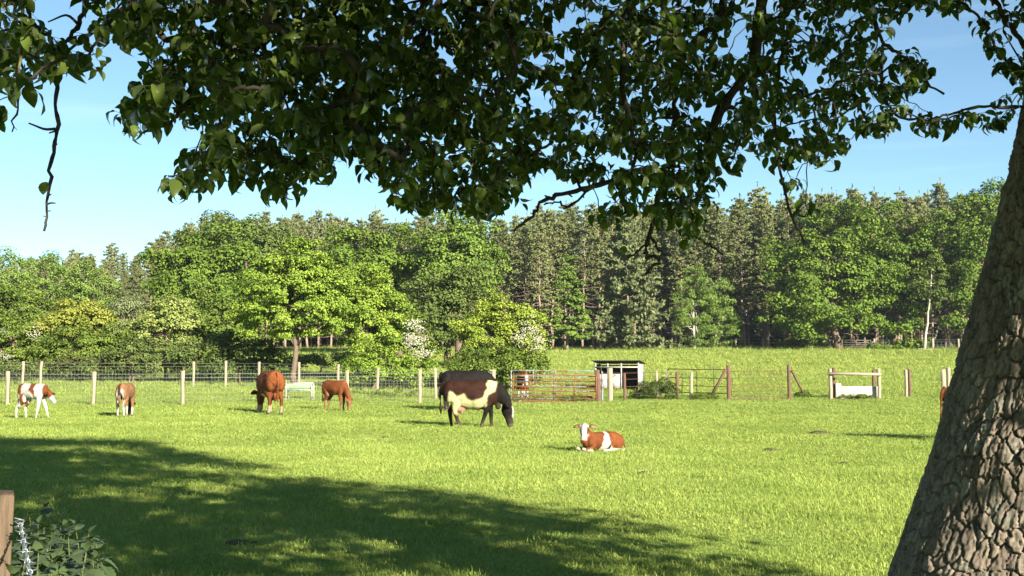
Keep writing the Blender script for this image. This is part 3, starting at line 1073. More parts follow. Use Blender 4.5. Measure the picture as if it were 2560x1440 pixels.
make_tree("ivy_bush", "dark green lower bush at the hawthorn's foot beside the gate", "bush", 1255, 56.5,
          [(1190, 905, 60, 36), (1290, 905, 75, 40), (1240, 930, 90, 30), (1330, 925, 36, 30), (1150, 930, 40, 28)], 130, .36, 120, .115, L['mid'], B, 535, .06, 8, multi=2, min_z=.02)
make_tree("scrub_bush", "grey-green scrub in the gap beneath the bright tree, right of its trunk", "bush", 800, 70,
          [(790, 905, 36, 14), (860, 900, 30, 26), (740, 912, 30, 14)], 50, .36, 90, .13, L['olive'], B, 536, .04, 6, multi=2, min_z=.02)

# undergrowth at the wood's edge
for i, (px, Yq, w_, h_, lb) in enumerate([(1990, 117, 50, 14, "left of the far wooden gate"), (2225, 115, 60, 12, "right of the far wooden gate"), (2275, 113.5, 40, 15, "below the bare pale birch trunk")]):
    b_ = stand(px, Yq)
    cy = 925 - (b_[2] - EYE) * F / Yq
    make_tree("undergrowth_bush", "low green undergrowth " + lb, "bush", px, Yq, [(px, cy - h_ * .7, w_, h_), (px - w_ * .5, cy - h_ * .5, w_ * .5, h_ * .7)], 40, .45, 80, .2, L['mid'], B, 540 + i, .03, 5, min_z=.02)
# a dead trunk leaning in the wood and a log on the grass
b_ = stand(2326, 114)
rt = thing("dead_trunk", "thin grey dead trunk leaning to the right at the wood edge", "tree trunk", b_)
e_ = P(2352, 800, 114.5) - b_
mb = MB().tube(wander((0, 0, -.1), e_, 6, .01, _r), np.linspace(.10, .05, 6), 7)
mb.build("trunk", Gy, rt, True)
b_ = on_ground(2325, 878, 90)
rt = thing("fallen_log", "pale barkless log lying on the grass by the wood", "log", b_)
mb = MB().tube(np.array([[-1.2, 0, .16], [-.5, .1, .13], [.4, .05, .15], [1.25, .2, .10]]), [.16, .13, .12, .06], 8)
mb.tube([[-.5, .1, .15], [-.2, -.4, .3]], [.05, .02], 6)
mb.build("wood", M['wood_pale'], rt, True)

# ------------------------------------------------------------------ fences, gates and yard furniture
def post_mesh(h, w, seed, d=None, lean=(0, 0), round_=False, top=.012):
    """Hewn post standing at the origin: slightly crooked, uneven top, sunk 15 cm."""
    r = np.random.default_rng(seed)
    mb = MB()
    n = 8 if round_ else 4
    zs = np.array([-.15, h * .33, h * .66, h])
    d = d or w
    v = []
    for z in zs:
        o = np.array([lean[0] * z + r.normal() * .006, lean[1] * z + r.normal() * .006])
        s = 1 + r.normal() * .03
        if round_:
            an = np.arange(n) * 2 * np.pi / n + .3
            ring = np.stack([np.cos(an) * w / 2, np.sin(an) * d / 2], 1) * s
        else:
            ring = np.array([[-w, -d], [w, -d], [w, d], [-w, d]]) / 2 * s
        zz = np.full(n, z)
        if z == h:
            zz = zz + r.normal(size=n) * top
        v.append(np.column_stack([ring + o, zz]))
    v = np.vstack(v)
    q = [[i * n + j, i * n + (j + 1) % n, (i + 1) * n + (j + 1) % n, (i + 1) * n + j] for i in range(3) for j in range(n)]
    mb.add(np.vstack([v, v[-n:].mean(0) + UP * .008]), q, [[len(v), 3 * n + j, 3 * n + (j + 1) % n] for j in range(n)])
    return mb


def sag_wire(mb, a, b, r, n=7, sag=.012, sides=4, jit=0.0):
    a, b = np.asarray(a, float), np.asarray(b, float)
    t = np.linspace(0, 1, n)
    p = a + (b - a) * t[:, None]
    p[:, 2] -= sag * np.linalg.norm(b - a) * 4 * t * (1 - t)
    mb.tube(p, r, sides, cap=False)


def barbs(mb, a, b, step, ln, r, rs):
    n = int(np.linalg.norm(np.asarray(b) - a) / step)
    for k in range(n):
        p = np.asarray(a) + (np.asarray(b) - a) * (k + .5) / n
        for q in range(2):
            d = unit(rs.normal(size=3)) * ln
            mb.tube([p - d, p + d], r, 3, cap=False)


_r = np.random.default_rng(202)


def wire_fence(name, label, posts, hgt, wires, net, mat_post, mat_wire, wr, nr, pw, seed, barbed=()):
    """posts: [(px, Y)]. Each post, each wire run and the netting are parts."""
    bs = [stand(px, Y) for px, Y in posts]
    o = bs[0]
    root = thing(name, label, "fence", o)
    for k, b in enumerate(bs):
        if posts[k][0] > -500:
            post_mesh(hgt * _r.uniform(.97, 1.04), pw, seed + k, lean=(_r.normal() * .018, _r.normal() * .012)).build("post", mat_post, root, loc=b - o)
    for z in wires:
        mb = MB()
        for a, b in zip(bs[:-1], bs[1:]):
            sag_wire(mb, a - o + UP * z, b - o + UP * z, wr, sag=_r.uniform(.001, .004))
            if z in barbed:
                barbs(mb, a - o + UP * z, b - o + UP * z, .16, .022, wr * .8, _r)
        mb.build("wire", mat_wire, root)
    if net:
        mb = MB()
        zs, step = net
        for a, b in zip(bs[:-1], bs[1:]):
            L_ = np.linalg.norm(b - a)
            n = int(L_ / step)
            for z in zs:
                sag_wire(mb, a - o + UP * z, b - o + UP * z, nr, 5, .001)
            for k in range(1, n):
                p = a + (b - a) * k / n - o
                g0 = UP * (g1(*(p + o)[:2]) - (p + o)[2])
                j = _r.normal(size=3) * .008
                mb.tube([p + g0 * .5 + UP * zs[0], p + j + UP * zs[len(zs) // 2], p + UP * zs[-1]], nr, 3, cap=False)
        tag(mb.build("netting", mat_wire, root), kind='stuff')
    return root


wire_fence("stock_fence", "pale-post stock fence with netting and two barbed wires crossing behind the calves",
           [(-230, 45.6), (22, 45.6), (236, 45.8), (460, 46), (676, 46.6), (869, 47.6), (1050, 47.2), (1232, 49.6)], 1.34,
           (1.10, 1.25), ((.06, .20, .34, .50, .66, .82, .95), .16), M['wood_pale'], M['wire'], .0055, .0027, .13, 600, (1.10, 1.25))
wire_fence("stock_fence", "second stock fence running close along the hedge and bright tree",
           [(-120, 61), (58, 60.5), (103, 60), (485, 60), (565, 60), (649, 59), (748, 57.5), (846, 55.5), (944, 53), (1090, 50.8), (1228, 50)], 1.32,
           (1.08, 1.24), ((.1, .3, .5, .7, .9), .18), M['wood_pale'], M['wire'], .005, .0025, .12, 630)
wire_fence("stock_fence", "distant stake-and-wire fence along the foot of the wood",
           [(1700, 118), (1840, 117.3), (1909, 116.5), (2085, 115.2)], 1.15, (.4, .75, 1.05), None, M['wood_pale'], M['wire'], .010, .008, .14, 660)
wire_fence("stock_fence", "distant netted fence right of the far wooden gate",
           [(2186, 114.2), (2243, 114), (2333, 113), (2398, 112), (2520, 111)], 1.2, (.45, 1.1), ((.2, .6, .9), .35), M['wood_pale'], M['wire'], .010, .008, .16, 680)


def lone_post(px, Y, ytop, wpx, mat, label, seed, name="fence_post", lean=(0, 0), group=None, round_=False, brace=None, d=None):
    b = stand(px, Y)
    h = P(px, ytop, Y)[2] - b[2]
    root = thing(name, label, "post", b, 0, group)
    post_mesh(h, wpx * Y / F, seed, d, lean, round_).build("post", mat, root)
    if brace:
        x0, y0, x1, y1 = brace
        a, c = P(x0, y0, Y - .1) - b, P(x1, y1, Y - .12) - b
        c[2] = max(c[2], .0)
        mb = MB()
        mb.tube([a, (a + c) / 2, c], wpx * .42 * Y / F, 4)
        mb.build("brace", mat, root)
    return root


lone_post(1234, 49.7, 924, 9, M['wood_pale'], "pale corner post with slanting brace behind the pied cow's neck", 701, brace=(1228, 932, 1195, 975))
lone_post(1497, 49.2, 925, 12, M['wood_red'], "leaning red-brown gate post at right end of rusty gate", 702, lean=(-.07, 0))
lone_post(1505, 49.3, 929, 5, M['galv_blue'], "slim pale blue pipe post beside the red-brown gate post", 703, round_=True, name="pipe_post")
lone_post(1525, 49.5, 920, 11, M['wood_pale'], "thick pale square post in front of the small shelter", 704)
lone_post(1561, 49.6, 933, 6, M['wood_red'], "thin brownish post standing before the shelter's open front", 705)
lone_post(1641, 52.5, 928, 6, M['wood_pale'], "pale post rising out of the nettle clump", 706)
lone_post(1668, 54, 929, 4.5, M['white_paint'], "short whitish post at the left end of rusty sheep hurdle", 707)
lone_post(1692, 50.6, 930, 7, M['wood_red'], "reddish post at the right edge of the nettle clump", 708)
lone_post(1727, 50.4, 930, 7, M['wood_pale'], "pale post leaning slightly before the rusty sheep hurdle", 709, lean=(.02, 0))
lone_post(1821, 50.2, 913, 8.5, M['wood_red'], "tall weathered post with diagonal brace falling to its left", 710, brace=(1815, 924, 1778, 990))
lone_post(1972, 50.3, 912, 7, M['wood_red'], "tall weathered post with diagonal brace falling to its right", 711, brace=(1979, 926, 2008, 982))
lone_post(2264, 51.6, 925, 7.5, M['wood_pale'], "pale post of the close pair right of the trough", 712, round_=True)
lone_post(2273, 51.9, 923, 6, M['wood_red'], "brown post of the close pair right of the trough", 713)
lone_post(2357, 51.4, 924, 10, M['wood_pale'], "broad pale plank post nearest the pear trunk", 714, d=.08)
lone_post(2369, 51.6, 919, 7, M['wood_pale'], "slim pale post touching the broad plank post", 715, lean=(.02, 0))


def bar_gate(name, label, x0, x1, Y0, Y1, z0, z1, nb, ups, rad, mat, diag=(), mat2=None, slope=0.0):
    """Tubular field gate from pixel x0 to x1: every bar, upright and diagonal is a part."""
    a, b = stand(x0, Y0), stand(x1, Y1)
    root = thing(name, label, "gate", a)
    u = b - a
    g_ = u[2]
    u = np.array([u[0], u[1], 0])
    A, B_ = np.zeros(3), u.copy()
    B_[2] = g_
    for k in range(nb):
        t = (k / (nb - 1))
        t = t ** 1.15
        z = z0 + (z1 - z0) * t
        n = 8
        pp = np.array([A + (B_ - A) * s + UP * (z + slope * s) for s in np.linspace(0, 1, n)])
        pp[1:-1] += _r.normal(size=(n - 2, 3)) * .006
        MB().tube(pp, rad * (1.15 if k in (0, nb - 1) else .85), 7).build("bar", mat, root, True)
    for s in ups:
        p = A + (B_ - A) * s
        off = np.array([0, -.025, 0])
        MB().tube([p + UP * z0 + off, p + UP * (z1 + slope * s) + off], rad * (1.2 if s in (0, 1) else .8), 7).build("upright", mat2 or mat, root, True)
    for (s0, e0, s1, e1) in diag:
        p, q = A + (B_ - A) * s0, A + (B_ - A) * s1
        off = np.array([0, .03, 0])
        MB().tube([p + UP * (z0 + (z1 - z0) * e0) + off, q + UP * (z0 + (z1 - z0) * e1) + off], rad * .7, 6).build("brace", mat, root, True)
    return root


bar_gate("metal_gate", "rusty tubular field gate, in front of the silvery one", 1283, 1490, 49.0, 49.0, .04, 1.18, 8, (0, .49, .74, 1), .022, M['rust'], slope=-.07)
bar_gate("metal_gate", "silvery blue galvanised gate, behind the rusty one", 1278, 1492, 49.55, 49.5, .10, 1.33, 7, (0, .26, .52, .79, 1), .024, M['galv_blue'], mat2=M['galv'], slope=-.03)
bar_gate("sheep_hurdle", "rusty angled sheep hurdle between the whitish post and tall braced post", 1669, 1818, 53.8, 50.5, .12, 1.20, 4, (.0, .25, .5, .78, 1), .018, M['rust_dark'], slope=.13)
bar_gate("wire_hurdle", "thin rusty five-bar hurdle between the two tall braced posts", 1827, 1969, 50.2, 50.3, .14, 1.26, 5, (0, 1), .012, M['rust_dark'], diag=((.22, 1, .42, 0), (.5, 0, .72, 1), (.72, 1, .95, 0)))
# slack rusty wires of the yard fence
pa, pb = stand(1505, 49.3), stand(1690, 50.7)
rt = thing("yard_wires", "slack rusty wires strung between the gate post and nettle clump posts", "wire fence", pa)
for z in (.32, .62, .95, 1.22):
    mb = MB()
    sag_wire(mb, UP * z, pb - pa + UP * z, .008, 9, .004)
    mb.build("wire", M['rust_dark'], rt)

# far wooden gate
b0, b1 = stand(2106, 114.6), stand(2177, 114.4)
rt = thing("wooden_gate", "weathered wooden five-bar gate at the foot of the wood", "gate", b0)
u = b1 - b0
for z in (.18, .38, .58, .80, 1.05):
    mb = MB()
    mb.tube([UP * z, u + UP * z], .045, 4, lat=UP, rad2=.02)
    mb.build("rail", M['wood_grey'], rt)
for s in (0.0, .5, 1.0):
    mb = MB()
    mb.tube([u * s + UP * .1 + np.array([0, -.05, 0]), u * s + UP * 1.12 + np.array([0, -.05, 0])], .05, 4)
    mb.build("upright", M['wood_grey'], rt)
MB().tube([UP * .15 + np.array([0, .05, 0]), u + UP * 1.05 + np.array([0, .05, 0])], .035, 4).build("brace", M['wood_grey'], rt)
lone_post(2101, 114.6, 857, 6, M['wood_red'], "stout brown hinge post at left of far wooden gate", 720)
lone_post(2183, 114.3, 854, 7, M['wood_pale'], "stout pale post at right of far wooden gate", 721, brace=(2178, 858, 2172, 880))

# small open-fronted shelter
sb = stand(1549, 56.5)
rt = thing("animal_shelter", "small open-fronted shelter with white lower panels and dark corrugated roof", "shelter", sb, -.28)
W_, D_, H_ = 2.15, 1.5, 1.42
for x in (-W_ / 2, -W_ / 2 + .62, .22, W_ / 2):
    MB().box((x, -D_ / 2, H_ / 2 - .05), (.06, .06, H_ + .02)).build("post", M['white_paint'], rt)
MB().box((0, -D_ / 2 - .045, 1.16), (W_, .03, .06)).build("rail", M['white_paint'], rt)
for x, w in ((-W_ / 2 + .33, .54), (-.16, .64)):
    MB().box((x, -D_ / 2 - .05, .47), (w, .025, .70)).build("panel", M['white_paint'], rt)
mb = MB()
mb.box((W_ / 2 + .035, 0, .66), (.03, D_ - .1, 1.30))
mb.build("side_panel", M['white_paint'], rt)
MB().box((-W_ / 2 - .035, 0, .66), (.03, D_ - .1, 1.30)).build("side_panel", M['board_dark'], rt)
MB().box((0, D_ / 2, .64), (W_, .04, 1.26)).build("back_wall", M['board_dark'], rt)
n = 44
xs_ = np.linspace(-W_ / 2 - .22, W_ / 2 + .16, n * 2)
zz = .022 * np.sin(np.arange(n * 2) * np.pi / 2 + .4)
vv, qq = [], []
for yy, dz in ((-D_ / 2 - .25, .08), (D_ / 2 + .15, -.08)):
    for th in (0, -.012):
        vv.append(np.column_stack([xs_, np.full(2 * n, yy), H_ + dz + zz + th]))
vv = np.vstack(vv)
m2 = 2 * n
for k in range(m2 - 1):
    qq += [[k, k + 1, 2 * m2 + k + 1, 2 * m2 + k], [m2 + k, 3 * m2 + k, 3 * m2 + k + 1, m2 + k + 1], [k, m2 + k, m2 + k + 1, k + 1], [2 * m2 + k, 2 * m2 + k + 1, 3 * m2 + k + 1, 3 * m2 + k]]
MB().add(vv, qq).build("roof", M['roof_dark'], rt)

# concrete water trough inside its rail pen
tb = stand(2143, 51.0)
rt = thing("water_trough", "long white concrete water trough under the wooden rail", "trough", tb)
lx, ly, lz = 1.66, .5, .50
mb = MB()
mb.box((0, -ly / 2, lz / 2 + .03), (lx, .06, lz)).box((0, ly / 2, lz / 2 + .03), (lx, .06, lz)).box((-lx / 2 + .03, 0, lz / 2 + .031), (.06, ly - .06, lz)).box((lx / 2 - .03, 0, lz / 2 + .031), (.06, ly - .06, lz)).box((0, 0, .08), (lx - .12, ly - .06, .08))
bevel(mb.build("basin", M['concrete'], rt), .012)
bevel(MB().box((-lx / 2 - .13, 0, .34), (.25, .56, .66)).build("valve_box", M['concrete'], rt), .015)
MB().box((-lx / 2 - .32, .1, .30), (.12, .4, .5)).build("side_block", M['galv_blue'], rt)
for x in (-lx / 2 + .06, lx / 2 - .08):
    MB().box((x, 0, -.06), (.14, .42, .17)).build("foot", M['concrete'], rt)
rb = stand(2140, 50.5)
rt = thing("trough_rail", "wooden post-and-rail frame standing over the white trough", "rail fence", rb)
for px, yt, wp, mt, Yp in ((2075, 922, 7, 'wood_pale', 50.5), (2083, 919, 6, 'wood_red', 50.9), (2183, 926, 6, 'wood_red', 51.9), (2196, 922, 7, 'wood_pale', 50.5)):
    b_ = stand(px, Yp)
    post_mesh(P(px, yt, Yp)[2] - b_[2], wp * Yp / F, int(px)).build("post", M[mt], rt, loc=b_ - rb)
a_, c_ = P(2070, 934, 50.35) - rb, P(2203, 936, 50.35) - rb
MB().tube([a_, (a_ + c_) / 2 + UP * .01, c_], .062, 6, lat=UP, rad2=.04).build("rail", M['wood_pale'], rt)

# white-framed feed trough by the brown cow
fb = stand(751, 49.2)
rt = thing("feed_trough", "white-framed feed trough with pale green tub right of the brown cow", "trough", fb)
w2, h2, d2 = .55, .74, .22
for x in (-w2, w2):
    for y in (-d2, d2):
        MB().tube([(x * 1.03, y * 1.15, -.05), (x, y, h2)], .030, 6).build("leg", M['white_paint'], rt)
for y in (-d2, d2):
    for z in (h2, h2 - .30):
        MB().tube([(-w2 - .02, y, z), (w2 + .02, y, z)], .028, 6).build("rail", M['white_paint'], rt)
for x in (-w2, w2):
    MB().tube([(x, -d2, h2 - .01), (x, d2, h2 - .01)], .026, 6).build("end_rail", M['white_paint'], rt)
an = np.linspace(math.pi, 2 * math.pi, 13)
pr = []
for x, tr_ in ((-w2 + .03, .94), (-w2 + .10, 1), (w2 - .10, 1), (w2 - .03, .94)):
    for q in (1.0, .92):
        pr.append(np.column_stack([np.full(13, x), np.cos(an) * d2 * .95 * q * tr_, h2 - .035 + np.sin(an) * .27 * q * tr_]))
vv = np.vstack(pr)
qq = []
for s in range(3):
    for o_ in (0, 13):
        for k in range(12):
            a_, b_ = s * 26 + o_ + k, (s + 1) * 26 + o_ + k
            qq.append([a_, a_ + 1, b_ + 1, b_])
for s in (0, 3):
    for k in range(12):
        qq.append([s * 26 + k, s * 26 + k + 1, s * 26 + 13 + k + 1, s * 26 + 13 + k])
    for k in range(6):
        qq.append([s * 26 + k, s * 26 + k + 1, s * 26 + 11 - k, s * 26 + 12 - k])
MB().add(vv, qq).build("tub", M['green_plastic'], rt, True)

# nettle clump by the yard and tufts at post feet
make_tree("nettle_clump", "dark green nettle clump between the shelter and rusty hurdle", "nettles", 1640, 50.5,
          [(1625, 975, 32, 18), (1655, 972, 30, 20), (1600, 988, 18, 12), (1680, 985, 18, 14)], 60, .20, 90, .085, leaf_mat("rank_nettle_leaves", (.045, .075, .02), (.10, .13, .04), .3), B, 750, .01, 12, multi=4, min_z=.0, aspect=.4, axis=(0, 0, 1))
for i, (px, Yq, w_, h_, lb) in enumerate([(1760, 50, 34, 9, "at the foot of the rusty sheep hurdle"), (2010, 51, 22, 8, "below the right-leaning brace"), (2140, 50.4, 40, 5, "growing under the white trough"),
                                          (1390, 49.8, 90, 9, "beneath the two field gates"), (960, 52, 90, 14, "along the fence foot behind the black cow")]):
    b_ = stand(px, Yq)
    cy = 925 - (b_[2] - EYE) * F / Yq
    make_tree("weed_tuft", "green weeds " + lb, "weeds", px, Yq, [(px, cy - h_ * .7, w_, h_), (px + w_ * .4, cy - h_ * .5, w_ * .6, h_ * .8)], 40, .13, 55, .07, L['mid'], B, 760 + i, .006, 6, min_z=-.05, aspect=.35, axis=(0, 0, 1))
# dung pats
for i, (px, py, s_, lb) in enumerate([(2046, 1084, .22, "larger dark dung pat on the right of the pasture"), (1925, 1127, .15, "small dung pat in line with the lying calf's rump"), (2310, 1087, .10, "small dung pat close to the pear trunk"),
                                      (590, 1360, .10, "dung pat in the tree shade at lower left"), (1610, 1185, .12, "dung pat in open grass below the lying calf"), (1440, 1050, .13, "dung pat above and left of the lying calf"), (520, 1065, .13, "dung pat between the tan calf and red-brown cow"), (960, 1095, .10, "dung pat left of the pied cow's shadow"), (2110, 1160, .09, "lone dung pat low on the right of the pasture"), (1820, 1045, .16, "dung pat below the thin hurdle")]):
    b_ = on_ground(px, py)
    mb = MB()
    mb.ell((0, 0, .01), (s_, s_ * .8, s_ * .3), nu=12, nv=6).ell((s_ * .5, .05, .01), (s_ * .6, s_ * .5, s_ * .2), nu=10, nv=6).ell((s_ * 1.5, .08, .0), (s_ * .35, s_ * .3, s_ * .18), nu=10, nv=6)
    o_ = mb.build("dung_pat", M['dung'], None, True, loc=b_)
    tag(o_, lb, "dung", "dung pats on the pasture")

# ------------------------------------------------------------------ cattle
BROWN, DARKBR, BLACK = np.array([.108, .034, .0115]), np.array([.022, .0092, .0060]), np.array([.0075, .0058, .0052])
WHITE, GRASS_LIT_WHITE, TAN, PINK = np.array([.36, .345, .30]), np.array([.345, .325, .165]), np.array([.17, .088, .042]), np.array([.27, .155, .11])  # second tone: white with the yellow reflection of the grass put in


def rotm(ax, deg):
    return np.array(Matrix.Rotation(math.radians(deg), 3, ax))


BODY = np.array([  # x, z of centre, half width, half height
    [-.84, 1.13, .07, .10], [-.79, 1.10, .18, .20], [-.66, 1.06, .25, .28], [-.45, 1.00, .285, .34], [-.18, .93, .33, .405],
    [.12, .92, .345, .41], [.36, .94, .295, .395], [.55, .98, .245, .345], [.70, 1.00, .19, .27], [.80, 1.01, .10, .16]])


def remesh(mb, voxel, name, smooth=5):
    v, f = mb.arrays()
    me = mesh_np("raw", v, f)
    o = bpy.data.objects.new("raw", me)
    COL.objects.link(o)
    m = o.modifiers.new("r", 'REMESH')
    m.mode = 'VOXEL'
    m.voxel_size = voxel
    m.use_smooth_shade = True
    s = o.modifiers.new("s", 'SMOOTH')
    s.factor = .5
    s.iterations = smooth
    dg = bpy.context.evaluated_depsgraph_get()
    out = bpy.data.meshes.new_from_object(o.evaluated_get(dg))
    bpy.data.objects.remove(o)
    bpy.data.meshes.remove(me)
    out.name = name
    return out


def head_lofts(mb, poll, R, s, ears=True):
    """Head in local frame: +x from poll to muzzle, z up (forehead), y side; R rotates it, poll is its origin."""
    R = np.asarray(R)
    xs_ = np.array([-.10, -.03, .07, .17, .28, .38, .45, .49]) * s
    wd = np.array([.05, .105, .122, .104, .078, .082, .080, .045]) * s
    ht = np.array([.06, .125, .155, .140, .100, .086, .080, .045]) * s
    zc = np.array([-.02, -.025, -.050, -.055, -.060, -.066, -.070, -.070]) * s
    pts = np.column_stack([xs_, 0 * xs_, zc]) @ R.T + poll
    mb.tube(pts, wd, 14, lat=R @ np.array([0, 1, 0]), rad2=ht)
    for sd in (-1, 1):
        if ears:
            a = np.array([-.01, sd * .09, .02]) * s
            b = np.array([-.03, sd * .19, .0]) * s
            c = np.array([-.01, sd * .285, -.03]) * s
            mb.tube(np.array([a, (a + b) / 2, b, (b + c) / 2, c]) @ R.T + poll, np.array([.04, .075, .098, .082, .03]) * s, 10, lat=R @ np.array([1., 0, .45]), rad2=np.array([.032, .032, .032, .03, .022]) * s)
    e = [np.array([.13, sd * .098, .025]) * s @ R.T + poll for sd in (-1, 1)]
    return e


def blur(c, e, it):
    """Soften coat edges: average colours over mesh edges."""
    n = len(c)
    deg = np.bincount(e.ravel(), minlength=n)[:, None] + 1
    for _ in range(it):
        s_ = c.copy()
        for k in range(3):
            s_[:, k] += np.bincount(e[:, 0], c[e[:, 1], k], n) + np.bincount(e[:, 1], c[e[:, 0], k], n)
        c = s_ / deg
    return c


def cow_mesh(name, S, coat, neck, head_R, head_s=1.0, girth=1.0, width=1.0, legs=(0, 0, 0, 0), udder=False, legw=1.0, seed=0, tail_x=0.0, twist=0.0, bl=1.0):
    """Standing bovine, canonical: +x forward, +y its left, feet on z = 0, withers 1.33 m before scaling by S."""
    mb = MB()
    b = BODY.copy()
    top = b[:, 1] + b[:, 3]
    b[:, 3] *= np.where(np.abs(b[:, 0]) < .6, girth, (1 + girth) / 2)
    b[:, 1] = top - b[:, 3]
    xs_ = np.linspace(b[0, 0], b[-1, 0], 24)
    I = lambda c: np.interp(xs_, b[:, 0], b[:, c])
    mb.tube(np.column_stack([xs_, 0 * xs_, I(1)]), I(2) * width, 20, lat=(0, 1, 0), rad2=I(3))
    # hip bones, shoulder muscle
    for sd in (-1, 1):
        mb.ell((-.42, sd * .185 * width, 1.20), (.12, .075, .06))
        mb.ell((-.60, sd * .16 * width, .95), (.20, .13 * width, .27))
        mb.ell((.47, sd * .165 * width, .92), (.17, .11 * width, .28))
    # neck (x, z, half width, half height) list in the sagittal plane, bent sideways by twist
    nk = np.asarray(neck, float)
    npts = np.column_stack([nk[:, 0], twist * np.linspace(0, 1, len(nk)) ** 2, nk[:, 1]])
    hx_ = npts[-1] + np.asarray(head_R) @ np.array([.10, 0, -.05]) * head_s
    mb.tube(np.vstack([npts, hx_]), np.append(nk[:, 2], .092 * head_s), 14, lat=(0, 1, 0), rad2=np.append(nk[:, 3], .115 * head_s))
    eyes = head_lofts(mb, npts[-1], head_R, head_s)
    # legs: (front left, front right, hind left, hind right) forward offsets of the foot
    for i, (sd, front) in enumerate(((1, 1), (-1, 1), (1, 0), (-1, 0))):
        o = legs[i]
        y = sd * (.15 if front else .155) * width
        if front:
            p = [(.47, y, .85), (.46 + o * .1, y, .66), (.49 + o * .5, y, .40), (.485 + o * .9, y, .14), (.50 + o, y, .055), (.52 + o, y, .0)]
            rr = np.array([.12, .088, .060, .043, .050, .058])
            r2 = np.array([.16, .11, .066, .048, .056, .070])
        else:
            p = [(-.56, y, .95), (-.44 + o * .15, y * 1.08, .70), (-.58 + o * .4, y, .53), (-.68 + o * .75, y, .45), (-.645 + o * .95, y, .15), (-.62 + o, y, .055), (-.60 + o, y, .0)]
            rr = np.array([.13, .115, .075, .052, .042, .050, .058])
            r2 = np.array([.22, .17, .10, .070, .050, .058, .070])
        mb.tube(np.array(p), rr * legw, 10, lat=(0, 1, 0), rad2=r2 * legw)
    tl = np.array([(-.80, 0, 1.26), (-.87, 0, 1.20), (-.90 + tail_x * .3, 0, 1.0), (-.90 + tail_x * .7, 0, .72), (-.89 + tail_x, 0, .50), (-.88 + tail_x, 0, .36)])
    mb.tube(tl, [.045, .036, .028, .024, .042, .018], 8)
    if udder:
        mb.ell((-.36, 0, .56), (.20, .15, .15))
        for x in (-.44, -.28):
            for sd in (-1, 1):
                mb.tube([(x, sd * .07, .48), (x, sd * .075, .36)], [.024, .016], 6)
    me = remesh(mb, .0175 if S > .8 else .0185, name)
    n = len(me.vertices)
    co = np.empty(n * 3, np.float32)
    me.vertices.foreach_get("co", co)
    co = co.reshape(-1, 3).astype(float)
    nn = np.empty(n * 3, np.float32)
    me.vertices.foreach_get("normal", nn)
    col = coat(co, fbm(co * 5 + seed, 40 + seed), npts[-1], np.asarray(head_R), head_s)
    co = co + nn.reshape(-1, 3) * ((fbm(co * 6.5 + 7, 90) - .5) * .028 + (vnoise(co * np.array([9, 2, 3.0]), 33)[:] - .5) * .010)[:, None] * np.clip(co[:, 2:3] * 2 - .4, .1, 1)
    ed = np.empty(len(me.edges) * 2, np.int32)
    me.edges.foreach_get("vertices", ed)
    col = blur(col, ed.reshape(-1, 2), 3)
    mud = np.clip(1 - co[:, 2:3] / .35, 0, 1) * (.2 + .6 * fbm(co * 9, 55)[:, None])
    col = col * (1 - mud) + np.array([.09, .07, .045]) * mud
    hoof = co[:, 2] < .055
    col[hoof] = np.array([.06, .045, .035])
    co[:, 2] = np.maximum(co[:, 2], -.01)
    co *= S * np.array([bl, 1, 1])
    me.vertices.foreach_set("co", co.astype(np.float32).ravel())
    at = me.attributes.new("coat", 'FLOAT_COLOR', 'POINT')
    c4 = np.ones((n, 4), np.float32)
    c4[:, :3] = col
    at.data.foreach_set("color", c4.ravel())
    me.materials.append(M['coat'])
    me.update()
    return me, [e * S * np.array([bl, 1, 1]) for e in eyes]


def put_cow(name, label, px, py, heading, made, at=None, es=.02):
    me, eyes = made
    b = on_ground(px, py) if at is None else at
    root = thing(name, label, "cow" if name == "cow" else "calf", b, math.radians(heading))
    ob("body", me, root)
    for e in eyes:
        o = MB().ell((0, 0, 0), (es, es, es), nu=10, nv=7).build("eye", M['eye'], root, True, loc=e)
    return root


def head_local(co, poll, R, s):
    return ((co - poll) @ R) / s


NECK_GRAZE = [(.45, 1.12, .17, .20), (.66, 1.04, .16, .25), (.83, .88, .13, .205), (.94, .72, .10, .155), (1.01, .60, .085, .115)]
NECK_LEVEL = [(.50, 1.08, .16, .20), (.70, 1.08, .14, .22), (.88, 1.10, .115, .18), (1.02, 1.12, .10, .14)]
R_GRAZE = rotm('Y', 76)


def mixc(col, mask, c):
    col[mask] = c
    return col


def coat_pied(co, nz, poll, R, s):
    x, y, z = co.T
    col = np.tile(DARKBR, (len(co), 1))
    col = col * (.55 + .9 * nz[:, None])
    h = head_local(co, poll, R, s)
    w = (nz - .5) * .16
    up = np.interp(x + w * .5, [-.72, -.66, -.60, -.52, -.41, -.30, -.20, -.11, .06, .22, .31, .40], [.55, .80, 1.0, .99, .88, .90, .95, .80, .76, .80, .84, .80])
    col[(z < up + w * .5) & (x > -.70) & (x < .42) & (z > .38) & ~((z < .62) & (x < -.55))] = GRASS_LIT_WHITE
    sh = (x > np.interp(z, [.7, .9, 1.1, 1.35], [.30, .36, .45, .45]) + w) & (x < np.interp(z, [.7, .9, 1.0, 1.35], [.40, .46, .66, .74]) + w)
    col[sh & (z > .55)] = GRASS_LIT_WHITE
    ud = ((x + .36) ** 2 / .05 + (z - .52) ** 2 / .03 < 1) & (np.abs(y) < .2) & (z < .60)
    col[ud] = PINK
    hd = (np.linalg.norm(h, axis=1) < .75) & (h[:, 0] > -.12)
    nk = (x > .70)
    col[nk | hd] = BLACK * 1.2
    col[hd & (h[:, 2] > .03) & (np.abs(h[:, 1]) < .055) & (h[:, 0] > .02)] = WHITE
    col[hd & (h[:, 0] > .43)] = np.array([.08, .06, .05])
    return col


